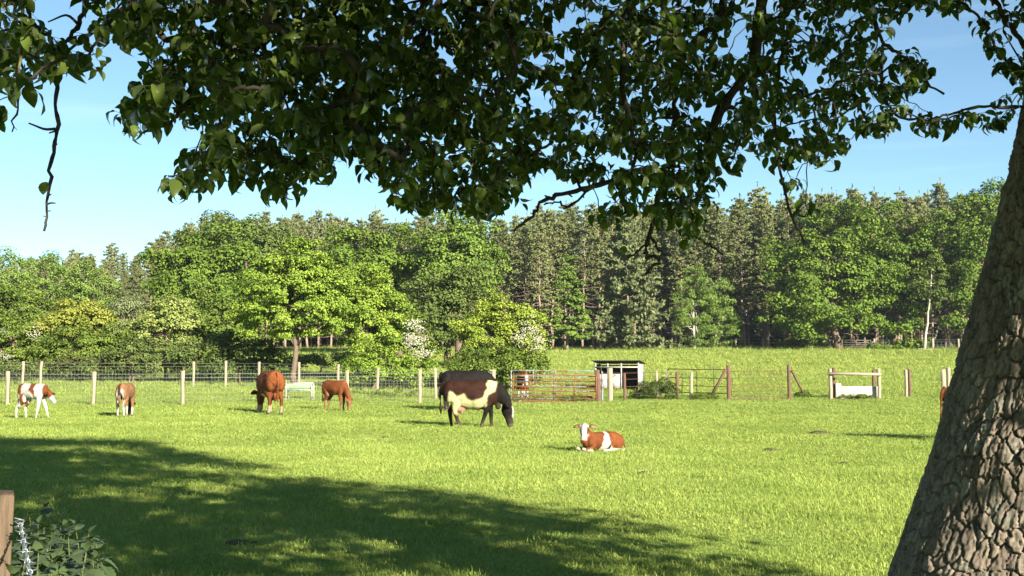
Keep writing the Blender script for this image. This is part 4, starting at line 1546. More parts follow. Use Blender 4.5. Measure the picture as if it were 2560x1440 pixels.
def coat_black(co, nz, poll, R, s):
    return np.tile(BLACK * 1.25, (len(co), 1)) * (.6 + .9 * nz[:, None])


def coat_brown(co, nz, poll, R, s):
    x, y, z = co.T
    col = np.tile(BROWN, (len(co), 1)) * (.65 + .75 * nz[:, None])
    col[(x < -.66) & (z > .75) & (np.abs(y) < .20)] *= 1.35
    col[(z < .24 + (nz - .5) * .1)] = np.array([.33, .24, .16])
    col[(z < .62) & (z > .40) & (np.abs(y) < .24) & (x > -.2) & (x < .2) & (nz > .42)] = WHITE * .9
    return col


def coat_brown_calf(co, nz, poll, R, s):
    x, y, z = co.T
    col = np.tile(BROWN * 1.1, (len(co), 1)) * (.7 + .7 * nz[:, None])
    col[(z < .78) & (z > .5) & (x > -.35) & (x < .3) & (nz < .55)] = TAN
    col[(z < .45)] = TAN * .9
    h = head_local(co, poll, R, s)
    col[(h[:, 0] > .40) & (np.linalg.norm(h, axis=1) < .7)] = PINK
    return col


def coat_tan(co, nz, poll, R, s):
    x, y, z = co.T
    col = np.tile(TAN, (len(co), 1)) * (.75 + .6 * nz[:, None])
    col[(x < -.62) & (np.abs(np.abs(y) - .08) < .045) & (z < 1.1)] = WHITE
    col[(np.abs(y) < .035) & (x < -.72)] = BROWN * .5
    col[z < .36 + (nz - .5) * .1] = WHITE
    h = head_local(co, poll, R, s)
    col[(h[:, 0] > -.12) & (np.linalg.norm(h, axis=1) < .7) & (x > .75)] = BLACK * 1.2
    return col


def coat_white_brown(co, nz, poll, R, s):
    x, y, z = co.T
    w = (nz - .5) * .22
    col = np.tile(WHITE, (len(co), 1)) * (.92 + .12 * nz[:, None])
    br = BROWN * 1.0
    col[(x + w < -.50) & (z > .92 - .2 * (x + .6)) & (x > -.75)] = br
    col[(np.abs(x + .47 + w * .5) < .075) & (z > .45) & (z < .97)] = br
    col[(x < -.76) & (z > .7)] = br * .75
    col[(np.abs(x - .12 + w) < .13 + .12 * (z - 1)) & (z > 1.0 + w)] = br
    col[(np.abs(x - .20 + w) < .045) & (z > .80) & (z < 1.02)] = br
    h = head_local(co, poll, R, s)
    nk = (x > .66) & (z > .8 + w) & (h[:, 0] < .19)
    col[nk] = br
    ear = (np.abs(h[:, 1]) > .12) & (np.abs(h[:, 0]) < .15) & (np.abs(h[:, 2]) < .12)
    col[ear] = br * .5
    return col


def coat_hereford(co, nz, poll, R, s):
    x, y, z = co.T
    col = np.tile(BROWN * 1.05, (len(co), 1)) * (.7 + .7 * nz[:, None])
    h = head_local(co, poll, R, s)
    hd = (np.linalg.norm(h, axis=1) < .7) & (h[:, 0] > -.08)
    col[hd & (np.abs(h[:, 1]) < .09)] = WHITE
    col[z < .35] = WHITE
    return col


cow_p = cow_mesh("pied_cow_body", 1.0, coat_pied, NECK_GRAZE, R_GRAZE, 1.16, 1.02, 1.0, (.03, -.22, .03, .28), True, seed=1)
put_cow("cow", "dark brown and white pied cow grazing beside the lying calf", 1181, 1069, -4, cow_p)
cow_b = cow_mesh("black_cow_body", 1.12, coat_black, NECK_GRAZE, R_GRAZE, 1.12, .98, 1.0, (.1, -.1, .05, -.05), seed=2)
put_cow("cow", "black cow standing close behind the pied cow", 1166, 1027, 6, cow_b)
cow_r = cow_mesh("brown_cow_body", 1.13, coat_brown, NECK_GRAZE, R_GRAZE, 1.12, 1.04, 1.05, (.05, -.05, .12, -.08), True, seed=3)
put_cow("cow", "red-brown cow grazing with its rump and tail to the viewer", 673, 1034, 118, cow_r)
NECK_C = [(.48, 1.10, .14, .18), (.66, .98, .12, .19), (.82, .80, .10, .16), (.94, .60, .09, .13), (1.0, .47, .08, .11)]
cow_c = cow_mesh("brown_calf_body", .84, coat_brown_calf, NECK_C, rotm('Y', 84), .95, .80, .82, (-.06, .10, .03, .10), legw=.9, seed=4, bl=.86)
put_cow("calf", "red-brown calf grazing right of the green feed trough", 838, 1027, -36, cow_c)
cow_t = cow_mesh("tan_calf_body", .80, coat_tan, NECK_C, rotm('Y', 80), .95, .78, .80, (.05, -.05, .02, -.02), legw=.95, seed=5, twist=.16)
put_cow("calf", "tan calf with white hind feet seen from behind", 314, 1041, 92, cow_t)
NECK_W = [(.50, 1.08, .13, .17), (.68, 1.04, .115, .18), (.84, .99, .10, .16), (.96, .95, .09, .13)]
cow_w = cow_mesh("white_calf_body", .83, coat_white_brown, NECK_W, rotm('Y', 38), .95, .72, .74, (.30, -.18, .10, -.22), legw=.95, seed=6, bl=.80)
put_cow("calf", "white and brown patched calf walking at left picture edge", 82, 1048, -20, cow_w)
cow_h = cow_mesh("hidden_calf_body", .98, coat_hereford, NECK_GRAZE, R_GRAZE, 1.0, .92, .9, (.05, -.05, .05, -.1), seed=7, tail_x=-.02)
put_cow("cow", "red-brown animal with white feet mostly hidden behind the pear trunk", 2457, 1108, -2, cow_h)
cow_g = cow_mesh("gate_cow_body", .90, coat_hereford, NECK_LEVEL, rotm('Y', 62), 1.0, .85, .85, (.05, -.05, .05, -.1), seed=8)
put_cow("calf", "red and white calf looking through the two metal gates", 0, 0, -82, cow_g, at=stand(1308, 51.6))


# the lying calf
def lying_calf():
    S = .67
    mb = MB()
    bd = np.array([[-.66, .20, .10, .12], [-.60, .25, .21, .21], [-.45, .29, .275, .275], [-.22, .30, .30, .295], [.02, .29, .29, .285], [.24, .29, .25, .275], [.40, .31, .20, .255], [.52, .34, .14, .19], [.58, .36, .08, .10]])
    xs_ = np.linspace(-.66, .58, 22)
    I = lambda c: np.interp(xs_, bd[:, 0], bd[:, c])
    mb.tube(np.column_stack([xs_, 0 * xs_, I(1)]), I(2), 20, lat=(0, 1, 0), rad2=I(3))
    # haunch and folded hind leg on the viewer's (left) side, the other tucked under
    for sd in (1, -1):
        mb.ell((-.40, sd * .20, .24), (.26, .12, .21), rotm('Y', 12))
        mb.tube([(-.26, sd * .30, .22), (-.16, sd * .36, .11), (-.34, sd * .38, .07), (-.10, sd * .40, .055), (.04, sd * .41, .045), (.12, sd * .41, .04)], [.085, .07, .05, .04, .042, .045], 9)
        mb.ell((.33, sd * .15, .27), (.16, .10, .20))
        mb.tube([(.34, sd * .20, .20), (.42, sd * .22, .08), (.62, sd * .20, .07), (.70, sd * .20, .10)], [.09, .07, .052, .05], 9)
        mb.tube([(.70, sd * .20, .10), (.60, sd * .26, .05), (.46, sd * .29, .04), (.40, sd * .30, .04)], [.05, .04, .042, .04], 9)
    npts = np.array([(.34, 0, .40), (.46, .02, .50), (.54, .05, .62), (.57, .08, .73)])
    mb.tube(npts, [.13, .115, .10, .09], 14, lat=(0, 1, 0), rad2=[.19, .16, .135, .12])
    R = rotm('Z', 62) @ rotm('Y', 42)
    eyes = head_lofts(mb, npts[-1], R, 1.18)
    tl = [(-.64, 0, .33), (-.71, .05, .24), (-.70, .16, .12), (-.62, .26, .05), (-.54, .34, .03)]
    mb.tube(tl, [.035, .03, .025, .03, .02], 8)
    me = remesh(mb, .0135, "lying_calf_body", 4)
    n = len(me.vertices)
    co = np.empty(n * 3, np.float32)
    me.vertices.foreach_get("co", co)
    co = co.reshape(-1, 3).astype(float)
    nz = fbm(co * 6 + 3, 60)
    x, y, z = co.T
    col = np.tile(BROWN * 1.12, (n, 1)) * (.72 + .6 * nz[:, None])
    w = (nz - .5) * .18
    band = (x > np.interp(z, [0, .2, .35, .6], [-.20, -.20, -.14, -.10]) + w * .7) & (x < np.interp(z, [0, .2, .35, .6], [.20, .10, .03, -.02]) + w * .7)
    col[band & (y > -.2)] = WHITE
    col[(z < .10 + w * .2) & (y > .30)] = WHITE
    col[(z < .13) & (x > .62)] = WHITE
    col[(z < .09) & (x < -.1)] = WHITE * .95
    h = head_local(co, npts[-1], R, 1.18)
    hd = (np.linalg.norm(h, axis=1) < .7) & (h[:, 0] > -.10) & (z > .36)
    face = hd & (np.abs(h[:, 1]) < .105 + (h[:, 0] > .2) * .06) & (h[:, 2] > -.16)
    col[face] = WHITE
    col[hd & (h[:, 1] > .066) & (h[:, 0] > .05) & (h[:, 0] < .24) & (h[:, 2] > -.10)] = BROWN
    col[hd & (h[:, 0] > .45)] = PINK
    ear = (np.abs(h[:, 1]) > .14) & (np.abs(h[:, 0]) < .14) & (np.abs(h[:, 2]) < .12)
    col[ear] = BROWN * .9
    col[ear & (h[:, 0] > -.02) & (np.abs(h[:, 1]) > .17)] = PINK * .8
    ed = np.empty(len(me.edges) * 2, np.int32)
    me.edges.foreach_get("vertices", ed)
    col = blur(col, ed.reshape(-1, 2), 2)
    co *= S
    co[:, 2] = np.maximum(co[:, 2], 0)
    me.vertices.foreach_set("co", co.astype(np.float32).ravel())
    at = me.attributes.new("coat", 'FLOAT_COLOR', 'POINT')
    c4 = np.ones((n, 4), np.float32)
    c4[:, :3] = col
    at.data.foreach_set("color", c4.ravel())
    me.materials.append(M['coat'])
    me.update()
    return me, [e * S for e in eyes]


put_cow("calf", "red-brown calf with white face lying in the grass", 1503, 1128, 200, lying_calf(), es=.016)

# ------------------------------------------------------------------ the pear tree overhead
def in_poly(x, y, poly):
    x, y = np.asarray(x), np.asarray(y)
    ins = np.zeros(x.shape, bool)
    p = np.asarray(poly, float)
    for (x0, y0), (x1, y1) in zip(p, np.roll(p, -1, 0)):
        c = ((y0 > y) != (y1 > y)) & (x < (x1 - x0) * (y - y0) / (y1 - y0 + 1e-12) + x0)
        ins ^= c
    return ins


def sstep(a, b, x):
    t = np.clip((x - a) / (b - a), 0, 1)
    return t * t * (3 - 2 * t)


PT = np.array([2.12, 5.2, 0.0])
pear = thing("pear_tree", "old pear tree with leaning plated trunk whose leafy boughs hang overhead", "tree", PT)
PW = Matrix.Translation(Vector(-PT))


def pear_part(name, me):
    return ob(name, me, pear, loc=-PT)


def bark_mat():
    m, n, l = new_mat("plated_pear_bark")
    out = n.new("ShaderNodeOutputMaterial")
    b = n.new("ShaderNodeBsdfPrincipled")
    at = n.new("ShaderNodeAttribute")
    at.attribute_name = "coat"
    tc = n.new("ShaderNodeTexCoord")
    mp = n.new("ShaderNodeMapping")
    mp.inputs['Scale'].default_value = (1, 1, .45)
    no = n.new("ShaderNodeTexNoise")
    no.inputs['Scale'].default_value = 60
    no.inputs['Detail'].default_value = 6
    no.inputs['Roughness'].default_value = .7
    mu = n.new("ShaderNodeMapRange")
    mu.inputs['From Min'].default_value = .25
    mu.inputs['From Max'].default_value = .75
    mu.inputs['To Min'].default_value = .40
    mu.inputs['To Max'].default_value = 1.6
    vm = n.new("ShaderNodeVectorMath")
    vm.operation = 'SCALE'
    l.new(tc.outputs['Object'], mp.inputs['Vector'])
    l.new(mp.outputs['Vector'], no.inputs['Vector'])
    l.new(no.outputs['Fac'], mu.inputs['Value'])
    l.new(at.outputs['Color'], vm.inputs[0])
    l.new(mu.outputs['Result'], vm.inputs['Scale'])
    l.new(vm.outputs['Vector'], b.inputs['Base Color'])
    b.inputs['Roughness'].default_value = .9
    b.inputs['Specular IOR Level'].default_value = .15
    bp = n.new("ShaderNodeBump")
    bp.inputs['Strength'].default_value = .8
    bp.inputs['Distance'].default_value = .006
    l.new(no.outputs['Fac'], bp.inputs['Height'])
    l.new(bp.outputs['Normal'], b.inputs['Normal'])
    l.new(b.outputs['BSDF'], out.inputs['Surface'])
    return m


M['pear_bark'] = bark_mat()
M['twig'] = surf_mat("pear_twig_bark", (.038, .030, .023), (.020, .016, .013), 40, .9, .5, c3=(.11, .10, .05), s3=14, t3=.60)  # shade on the hanging boughs is put into this dark bark colour

# trunk: every bark plate is relief of the mesh
th = np.concatenate([np.linspace(math.radians(140), math.radians(345), 345, endpoint=False), np.linspace(math.radians(345), math.radians(500), 60, endpoint=False)])
zr = np.concatenate([np.linspace(-.15, .5, 60, endpoint=False), np.linspace(.5, 2.8, 420, endpoint=False), np.linspace(2.8, 3.55, 60)])
TH, ZR = np.meshgrid(th, zr)
rad = np.interp(ZR, [-.15, .1, .35, .68, 1.1, 1.6, 2.54, 3.1, 3.55], [.72, .62, .545, .490, .436, .395, .335, .34, .39])
rad = rad * (1 + .035 * np.cos(2 * TH + 1.1 + ZR * .8) + .02 * np.cos(5 * TH + ZR * 2))
for (t0, z0, a, s_) in ((math.radians(222), 1.22, .045, .10), (math.radians(250), 2.2, .03, .12), (math.radians(215), .75, .03, .15), (math.radians(205), 2.45, .03, .10)):
    rad = rad + a * np.exp(-(((TH - t0) * .42) ** 2 + (ZR - z0) ** 2) / (2 * s_ ** 2))
nc = 56
pu, pv = 1.0, .086
tw = np.stack([np.cos(TH) * 3, np.sin(TH) * 3, ZR * 5], -1).reshape(-1, 3)
wu = (fbm(tw, 71) - .5).reshape(TH.shape) * 1.8 + (fbm(tw * 5, 77) - .5).reshape(TH.shape) * .6
wv = (fbm(tw + 40, 72) - .5).reshape(TH.shape) * .14 + (fbm(tw * 5 + 9, 78) - .5).reshape(TH.shape) * .055
U = (TH / (2 * math.pi)) * nc + wu + ZR * 1.6
V = (ZR + wv) / pv


def cracks(U, V, nc, sd, jit):
    """Cellular distance to the nearest plate edge and a random number per plate."""
    iu, iv = np.floor(U).astype(int), np.floor(V).astype(int)
    F1 = np.full(U.shape, 9.0)
    F2 = np.full(U.shape, 9.0)
    ID = np.zeros(U.shape)
    for du in (-1, 0, 1):
        for dv in (-1, 0, 1):
            cu, cv = iu + du, iv + dv
            wr_ = np.mod(cu, nc)
            o0 = np.zeros_like(cu)
            sx = cu + .5 + (_hash(wr_, cv, o0, sd) - .5) * jit + .25 * (cv % 2)
            sy = cv + .5 + (_hash(wr_, cv, o0, sd + 1) - .5) * jit
            h_ = _hash(wr_, cv, o0, sd + 2)
            dd = np.sqrt((U - sx) ** 2 + (V - sy) ** 2)
            new1 = dd < F1
            F2 = np.where(new1, F1, np.minimum(F2, dd))
            ID = np.where(new1, h_, ID)
            F1 = np.where(new1, dd, F1)
    return F2 - F1, ID


edge, ID = cracks(U, V, nc, 5, .95)
edge2, ID2 = cracks(U * 2 + 7, V * 1.6 + 3, nc * 2, 25, .95)
plate = sstep(.01, .11, edge)
plate2 = sstep(.0, .16, edge2)
fine = (fbm(tw * 6, 73) - .5).reshape(TH.shape)
fine2 = (fbm(tw * np.array([9, 9, 3.0]), 74) - .5).reshape(TH.shape)
fine3 = (fbm(tw * np.array([16, 16, 9.0]), 79) - .5).reshape(TH.shape)
ridge = (fbm(np.column_stack([tw[:, 0] * 7, tw[:, 1] * 7, tw[:, 2] * 1.2]), 81) - .5).reshape(TH.shape)
disp = plate * (.020 + .010 * ID) + plate2 * plate * (.003 + .005 * ID2) + fine * .012 + ridge * .020 + fine2 * .008 * plate + fine3 * .008
rad = rad + disp
cx = 2.13 + .235 * ZR
tv = np.stack([cx + rad * np.cos(TH), 5.2 + rad * np.sin(TH), ZR], -1).reshape(-1, 3)
m_, n_ = TH.shape
i_, j_ = np.meshgrid(np.arange(m_ - 1), np.arange(n_), indexing='ij')
j2 = (j_ + 1) % n_
tf = np.stack([i_ * n_ + j_, i_ * n_ + j2, (i_ + 1) * n_ + j2, (i_ + 1) * n_ + j_], -1).reshape(-1, 4)
big = fbm(tw * .8, 75).reshape(TH.shape)
tcol = np.array([.122, .098, .076]) * (.65 + .4 * ID[..., None] + .35 * ID2[..., None]) * (.8 + .4 * big[..., None])
lich = sstep(.60, .72, fbm(tw * 2.2, 76).reshape(TH.shape))[..., None] * plate[..., None] * .6
tcol = tcol * (1 - lich) + np.array([.19, .18, .145]) * lich
pear_part("trunk", mesh_np("trunk", tv, tf, M['pear_bark'], True, col=tcol.reshape(-1, 3)))


# limbs above the frame
def smooth_path(pts, n):
    pts = np.asarray(pts, float)
    t = np.linspace(0, len(pts) - 1, n)
    out = np.stack([np.interp(t, np.arange(len(pts)), pts[:, k]) for k in range(3)], 1)
    for _ in range(2):
        out[1:-1] = .25 * out[:-2] + .5 * out[1:-1] + .25 * out[2:]
    return out


_r = np.random.default_rng(404)
fork = np.array([2.94, 5.2, 3.4])
LIMBS = [([fork, (2.1, 5.2, 3.9), (1.2, 5.1, 4.0), (.2, 4.9, 3.95), (-.9, 4.5, 3.7), (-2.1, 4.0, 3.45)], .15, .035),
         ([fork, (2.7, 4.9, 4.6), (1.9, 4.4, 6.0), (1.3, 4.2, 7.6), (1.4, 4.6, 10.2)], .16, .03),
         ([fork, (3.7, 4.8, 4.6), (4.6, 4.2, 5.8), (5.0, 4.0, 6.8)], .14, .03),
         ([fork, (3.0, 5.6, 4.6), (2.4, 6.3, 6.2), (1.6, 6.4, 7.8)], .12, .03),
         ([(1.2, 5.1, 4.0), (.8, 4.2, 5.0), (.0, 3.2, 6.2), (-.8, 2.4, 7.0)], .08, .02),
         ([(2.7, 4.9, 4.6), (3.0, 3.4, 5.0), (3.3, 1.6, 5.6), (3.4, .2, 6.2)], .09, .02)]
limb_nodes = []
for pts_, r0, r1 in LIMBS:
    p_ = smooth_path(pts_, 18)
    p_[1:-1] += _r.normal(size=(16, 3)) * .02
    limb_nodes.append(p_)
    pear_part("limb", MB().tube(p_, np.linspace(r0, r1, 18), 9).mesh("limb", M['twig'], True))

depth_of = lambda px: 3.5 + px / 2560 * 1.6
# boughs seen in the photograph: (px, py) lists, width in px at start and end, leafless tips too
BOUGHS = [
    ([(1912, -70), (1898, 60), (1882, 170), (1825, 235), (1782, 310), (1768, 390), (1795, 440)], 34, 13, 0),
    ([(1822, -60), (1795, 65), (1740, 98), (1698, 150), (1688, 260), (1680, 410), (1690, 480)], 22, 8, .2),
    ([(1598, -60), (1562, 90), (1556, 240), (1590, 350), (1580, 440)], 20, 8, -.2),
    ([(1135, -60), (1062, 60), (1042, 180), (1036, 330), (1060, 420)], 18, 7, .1),
    ([(1120, -60), (1010, 85), (950, 145), (890, 225), (838, 262), (842, 330), (868, 390)], 19, 7, -.3),
    ([(800, -50), (650, 68), (560, 140), (490, 190), (440, 300), (380, 330), (310, 330)], 17, 5, -.2),
    ([(236, -60), (216, 10), (196, 62), (158, 120), (152, 160), (141, 250), (144, 325), (136, 380), (122, 450), (116, 520), (110, 578)], 13, 7, 0),
    ([(1660, 430), (1640, 520), (1625, 590), (1612, 625), (1616, 645), (1640, 640), (1650, 655), (1632, 668), (1606, 689)], 12, 7, 0),
    ([(1618, 600), (1598, 625), (1575, 640), (1558, 638)], 7, 4, 0),
    ([(1625, 590), (1645, 625), (1664, 638)], 7, 4, .05),
    ([(1700, 470), (1712, 560), (1740, 595), (1775, 612), (1808, 638)], 9, 5, .1),
    ([(1620, 420), (1480, 470), (1400, 486), (1350, 505), (1332, 540), (1285, 578)], 13, 6, 0),
    ([(1480, 470), (1420, 520), (1395, 505), (1360, 512)], 7, 4, .05),
    ([(2170, -50), (2190, 70), (2208, 112), (2258, 138), (2285, 180), (2310, 205), (2360, 235)], 12, 6, .1),
    ([(2206, 112), (2202, 200), (2215, 262), (2262, 300), (2330, 290)], 9, 5, .1),
    ([(2600, 180), (2560, 110), (2520, 60), (2490, 10), (2470, -50)], 16, 12, .1),
    ([(2620, 280), (2540, 268), (2450, 265), (2380, 285), (2320, 300)], 10, 5, .1),
    ([(1950, -50), (1960, 120), (1930, 250), (1945, 400), (1965, 500), (1995, 570), (2012, 605)], 12, 5, .3),
    ([(70, -50), (48, 90), (45, 180), (50, 260), (30, 330)], 9, 4, 0),
    ([(640, 60), (585, 190), (590, 250), (560, 330), (480, 430), (420, 440)], 10, 4, .2),
    ([(1280, -60), (1300, 120), (1240, 260), (1200, 380), (1130, 500)], 13, 5, .3),
    ([(900, 220), (820, 300), (740, 400), (700, 460)], 9, 4, .3),
]
segs_v, nodes, nrad = [], [], []
limb_all = np.vstack(limb_nodes[:1] + [limb_nodes[2][:6], limb_nodes[3][:5]])
first_node = []
twig_mb = MB()
bough_obs = []
for pl, w0, w1, dz in BOUGHS:
    p_ = np.array([P(x, y, depth_of(x) + dz) for x, y in pl])
    n_ = max(10, len(pl) * 4)
    q_ = smooth_path(p_, n_)
    q_[1:-1] += _r.normal(size=(n_ - 2, 3)) * .0035
    rr_ = np.linspace(w0, w1, n_) / 2 / F * q_[:, 1] * (1 + .16 * _r.normal(size=n_).clip(-1, 1.5))
    mb_ = MB()
    if pl[0][1] < 0 or pl[0][0] > 2580:
        k = np.argmin(np.linalg.norm(limb_all - q_[0], axis=1))
        c_ = wander(limb_all[k], q_[0], 6, .03, _r)
        mb_.tube(np.vstack([c_[:-1], q_]), np.concatenate([np.linspace(rr_[0] * 1.5, rr_[0], 5), rr_]), 8)
    else:
        mb_.tube(q_, rr_, 8)
    for _ in range(int(n_ * .35)):           # knots and short spurs
        k = int(_r.integers(1, n_ - 1))
        d_ = unit(_r.normal(size=3))
        mb_.tube([q_[k], q_[k] + d_ * rr_[k] * 1.3, q_[k] + d_ * (rr_[k] + _r.uniform(.006, .022))], [rr_[k] * .7, rr_[k] * .5, rr_[k] * .35], 5)
    bough_obs.append((pear_part("bough", mb_.mesh("bough", M['twig'], True)), q_))
    nodes.append(q_)
# side twigs of the bare hanging one
bare = depth_of(140)
for pl, w in (([(138, 322), (112, 325), (98, 318), (72, 308)], 8), ([(118, 510), (128, 507), (139, 508)], 6), ([(196, 62), (170, 32), (150, 42), (120, 55)], 8), ([(146, 178), (120, 180)], 5)):
    q_ = smooth_path([P(x, y, bare) for x, y in pl], 8)
    pear_part("twig", MB().tube(q_, np.linspace(w, w * .5, 8) / 2 / F * bare, 6).mesh("twig", M['twig'], True))
boughN = np.vstack([n_ for k, n_ in enumerate(nodes) if k not in (6, 7, 8, 9)])
allN = np.vstack(nodes)

# leafy spurs fill the hanging canopy
REG = [([(-60, -170), (75, -170), (80, 30), (62, 130), (60, 190), (25, 290), (-60, 300)], 44, 0.0),
       ([(100, 85), (215, 70), (225, 145), (125, 150)], 12, 0.0),
       ([(235, -170), (245, 40), (285, 85), (365, 115), (385, 190), (315, 240), (300, 345), (350, 330), (430, 250), (525, 320), (440, 410), (425, 455), (485, 475), (560, 390), (640, 480), (760, 465), (810, 420), (860, 380),
         (940, 440), (1030, 510), (1110, 515), (1190, 520), (1250, 535), (1310, 470), (1310, -170)], 980, 0.0),
       ([(1310, -170), (1310, 440), (1400, 425), (1480, 450), (1500, 520), (1560, 580), (1600, 560), (1660, 565), (1700, 590), (1770, 570), (1790, 430), (1880, 370), (1900, -170)], 410, 0.0),
       ([(1900, -170), (1885, 380), (1960, 430), (1985, 530), (2012, 590), (2020, 500), (2000, 410), (2090, 415), (2110, 350), (2065, 290), (2180, 350), (2230, 305), (2300, 335), (2400, 300), (2470, 320), (2530, 290), (2530, 250),
         (2440, 250), (2330, 280), (2262, 255), (2200, 160), (2180, 60), (2290, 20), (2430, 10), (2430, -170)], 255, 0.1),
       ([(2200, 60), (2250, 110), (2310, 170), (2350, 235), (2300, 235), (2225, 150)], 12, 0.1),
       ([(2430, -170), (2640, -170), (2640, 260), (2490, 205), (2465, 130), (2440, 50)], 62, 0.0)]
spurs = []
for poly, n_, dz in REG:
    pa_ = np.array(poly, float)
    got = 0
    while got < n_:
        x, y = _r.uniform(pa_[:, 0].min(), pa_[:, 0].max()), _r.uniform(pa_[:, 1].min(), pa_[:, 1].max())
        if in_poly(np.array([x]), np.array([y]), pa_)[0]:
            spurs.append(P(x, y, depth_of(x) + dz + np.clip(_r.normal(), -1.6, 1.8) * .42))
            got += 1
spurs = np.array(spurs)
# join each spur to the nearest twig already grown (a growing tree)
ns = len(spurs)
bd = np.full(ns, 1e9)
bp_ = np.zeros((ns, 3))
par = np.full(ns, -1)
for k in range(ns):
    dd = np.linalg.norm(boughN - spurs[k], axis=1) * (1 + .25 * (boughN[:, 2] < spurs[k, 2]))
    a_ = np.argmin(dd)
    bd[k], bp_[k] = dd[a_], boughN[a_]
done = np.zeros(ns, bool)
order = []
for _ in range(ns):
    c_ = np.where(done, 1e9, bd)
    k = int(np.argmin(c_))
    done[k] = True
    order.append(k)
    dd = np.linalg.norm(spurs - spurs[k], axis=1) * (1 + .25 * (spurs[:, 2] > spurs[k, 2])) + .02
    up_ = (dd < bd) & ~done
    bd[up_] = dd[up_]
    bp_[up_] = spurs[k]
    par[up_] = k
cnt_ = np.ones(ns)
for k in order[::-1]:
    if par[k] >= 0:
        cnt_[par[k]] += cnt_[k]
twigs = MB()
tdir = np.zeros((ns, 3))
for k in range(ns):
    p_ = wander(bp_[k], spurs[k], 6, .035, _r, .05)
    r0 = .0024 * cnt_[k] ** .42
    twigs.tube(p_, np.linspace(r0, max(.002, r0 * .75), 6) * (1 + .15 * _r.normal(size=6).clip(-1, 1.5)), 5)
    tdir[k] = unit(p_[-1] - p_[-2])
pear_part("twigs", twigs.mesh("twigs", M['twig'], True))
pear.children[-1]['kind'] = 'stuff'


# leaves
def pear_leaf(seed, curl, cup, twist=0.0):
    r = np.random.default_rng(seed)
    t = np.array([0, .14, .32, .55, .78, .93, 1.0])
    w = np.array([.03, .21, .31, .31, .20, .07, .0])
    v = []
    for i, (a, b) in enumerate(zip(t, w)):
        ang = curl * a ** 1.6
        x = a * math.cos(ang * .55)
        z = -a * math.sin(ang * .55)
        tw = twist * a
        for s in (-1, 0, 1):
            ed = r.normal() * .018
            lift = cup * b * abs(s) + ed
            v.append([x + ed * .3, s * b * math.cos(tw) - lift * math.sin(tw), z + lift * math.cos(tw) + s * b * math.sin(tw)])
    f = [[i * 3 + j, i * 3 + j + 1, i * 3 + j + 4, i * 3 + j + 3] for i in range(6) for j in range(2)]
    return np.array(v), np.array(f)


LV = [pear_leaf(800 + i, c, u, w) for i, (c, u, w) in enumerate([(.6, .45, .2), (1.3, .6, .5), (2.0, .4, -.6), (.3, .8, .3), (1.6, .9, -.4), (2.6, .5, .7), (1.0, .3, -1.0), (.5, .25, .7), (2.2, 1.1, .2), (1.5, .2, 1.2)])]
LVM = [mesh_np("leaf", v, f, L['pear'], True, np.full(len(v), .35 + .06 * i)) for i, (v, f) in enumerate(LV)]
lp, la, ln_, ll, pet = [], [], [], [], []
for k in range(ns):
    nl = int(_r.integers(6, 12))
    Yk = spurs[k, 1]
    for q in range(nl):
        az = q * 2.4 + _r.uniform(0, 1)
        side = np.array([math.cos(az), math.sin(az), 0])
        d0 = unit(side + tdir[k] * .5 + UP * _r.uniform(-.5, .45))
        b_ = spurs[k] + tdir[k] * _r.uniform(-.05, .012)
        pl_ = _r.uniform(.018, .042)
        s_ = b_ + d0 * pl_ + UP * -.006
        a_ = unit(d0 * .75 + UP * -_r.uniform(.1, 1.25) + _r.normal(size=3) * .25)
        n_ = UP * .9 + side * .55 + _r.normal(size=3) * .55
        n_ = unit(n_ - a_ * (n_ @ a_))
        lp.append(s_)
        la.append(a_)
        ln_.append(n_)
        ll.append(_r.uniform(.030, .062))
        pet.append((b_, s_))
# a few leaves on the bare twig
for (x, y) in ((118, 455), (1562, 615)):
    lp.append(P(x, y, depth_of(x)))
    la.append(unit(np.array([-.3, -.2, -.9])))
    ln_.append(unit(np.array([.3, -.9, .1])))
    ll.append(.05)
lp, la, ln_, ll = np.array(lp), np.array(la), np.array(ln_), np.array(ll)
ln_ = unit(ln_ - la * (ln_ * la).sum(1, keepdims=True))
lb_ = np.cross(ln_, la)
var = _r.integers(0, len(LV), len(lp))
tint = np.clip(.45 + .35 * _r.normal(size=len(lp)), 0, 1)
# the 300 leaves that show largest become objects of their own
vx = lp - np.array([0, 0, EYE])
c_, s_ = math.cos(PITCH), math.sin(PITCH)
dpt = vx[:, 1] * c_ + vx[:, 2] * s_
ux = vx[:, 0] / dpt * F + 1280
uy = 720 - (-vx[:, 1] * s_ + vx[:, 2] * c_) / dpt * F
cell = (ux // 26).astype(int) * 1000 + (uy // 26).astype(int)
best = {}
for k in np.argsort(dpt):
    if 0 < ux[k] < 2560 and 0 < uy[k] < 1440:
        best.setdefault(int(cell[k]), int(k))
face = np.abs((ln_ * unit(vx)).sum(1))
cand = sorted(best.values(), key=lambda k: -ll[k] / dpt[k] * (.3 + face[k]))[:300]
single = np.zeros(len(lp), bool)
single[cand] = True
for k in cand:
    o_ = bpy.data.objects.new("leaf", LVM[var[k]])
    COL.objects.link(o_)
    o_.parent = min(bough_obs, key=lambda b: np.linalg.norm(b[1] - lp[k], axis=1).min())[0]
    m_ = np.eye(4)
    m_[:3, 0], m_[:3, 1], m_[:3, 2] = la[k] * ll[k], lb_[k] * ll[k], ln_[k] * ll[k]
    m_[:3, 3] = lp[k]
    o_.matrix_local = Matrix(m_.tolist())
vs, fs, ts, off = [], [], [], 0
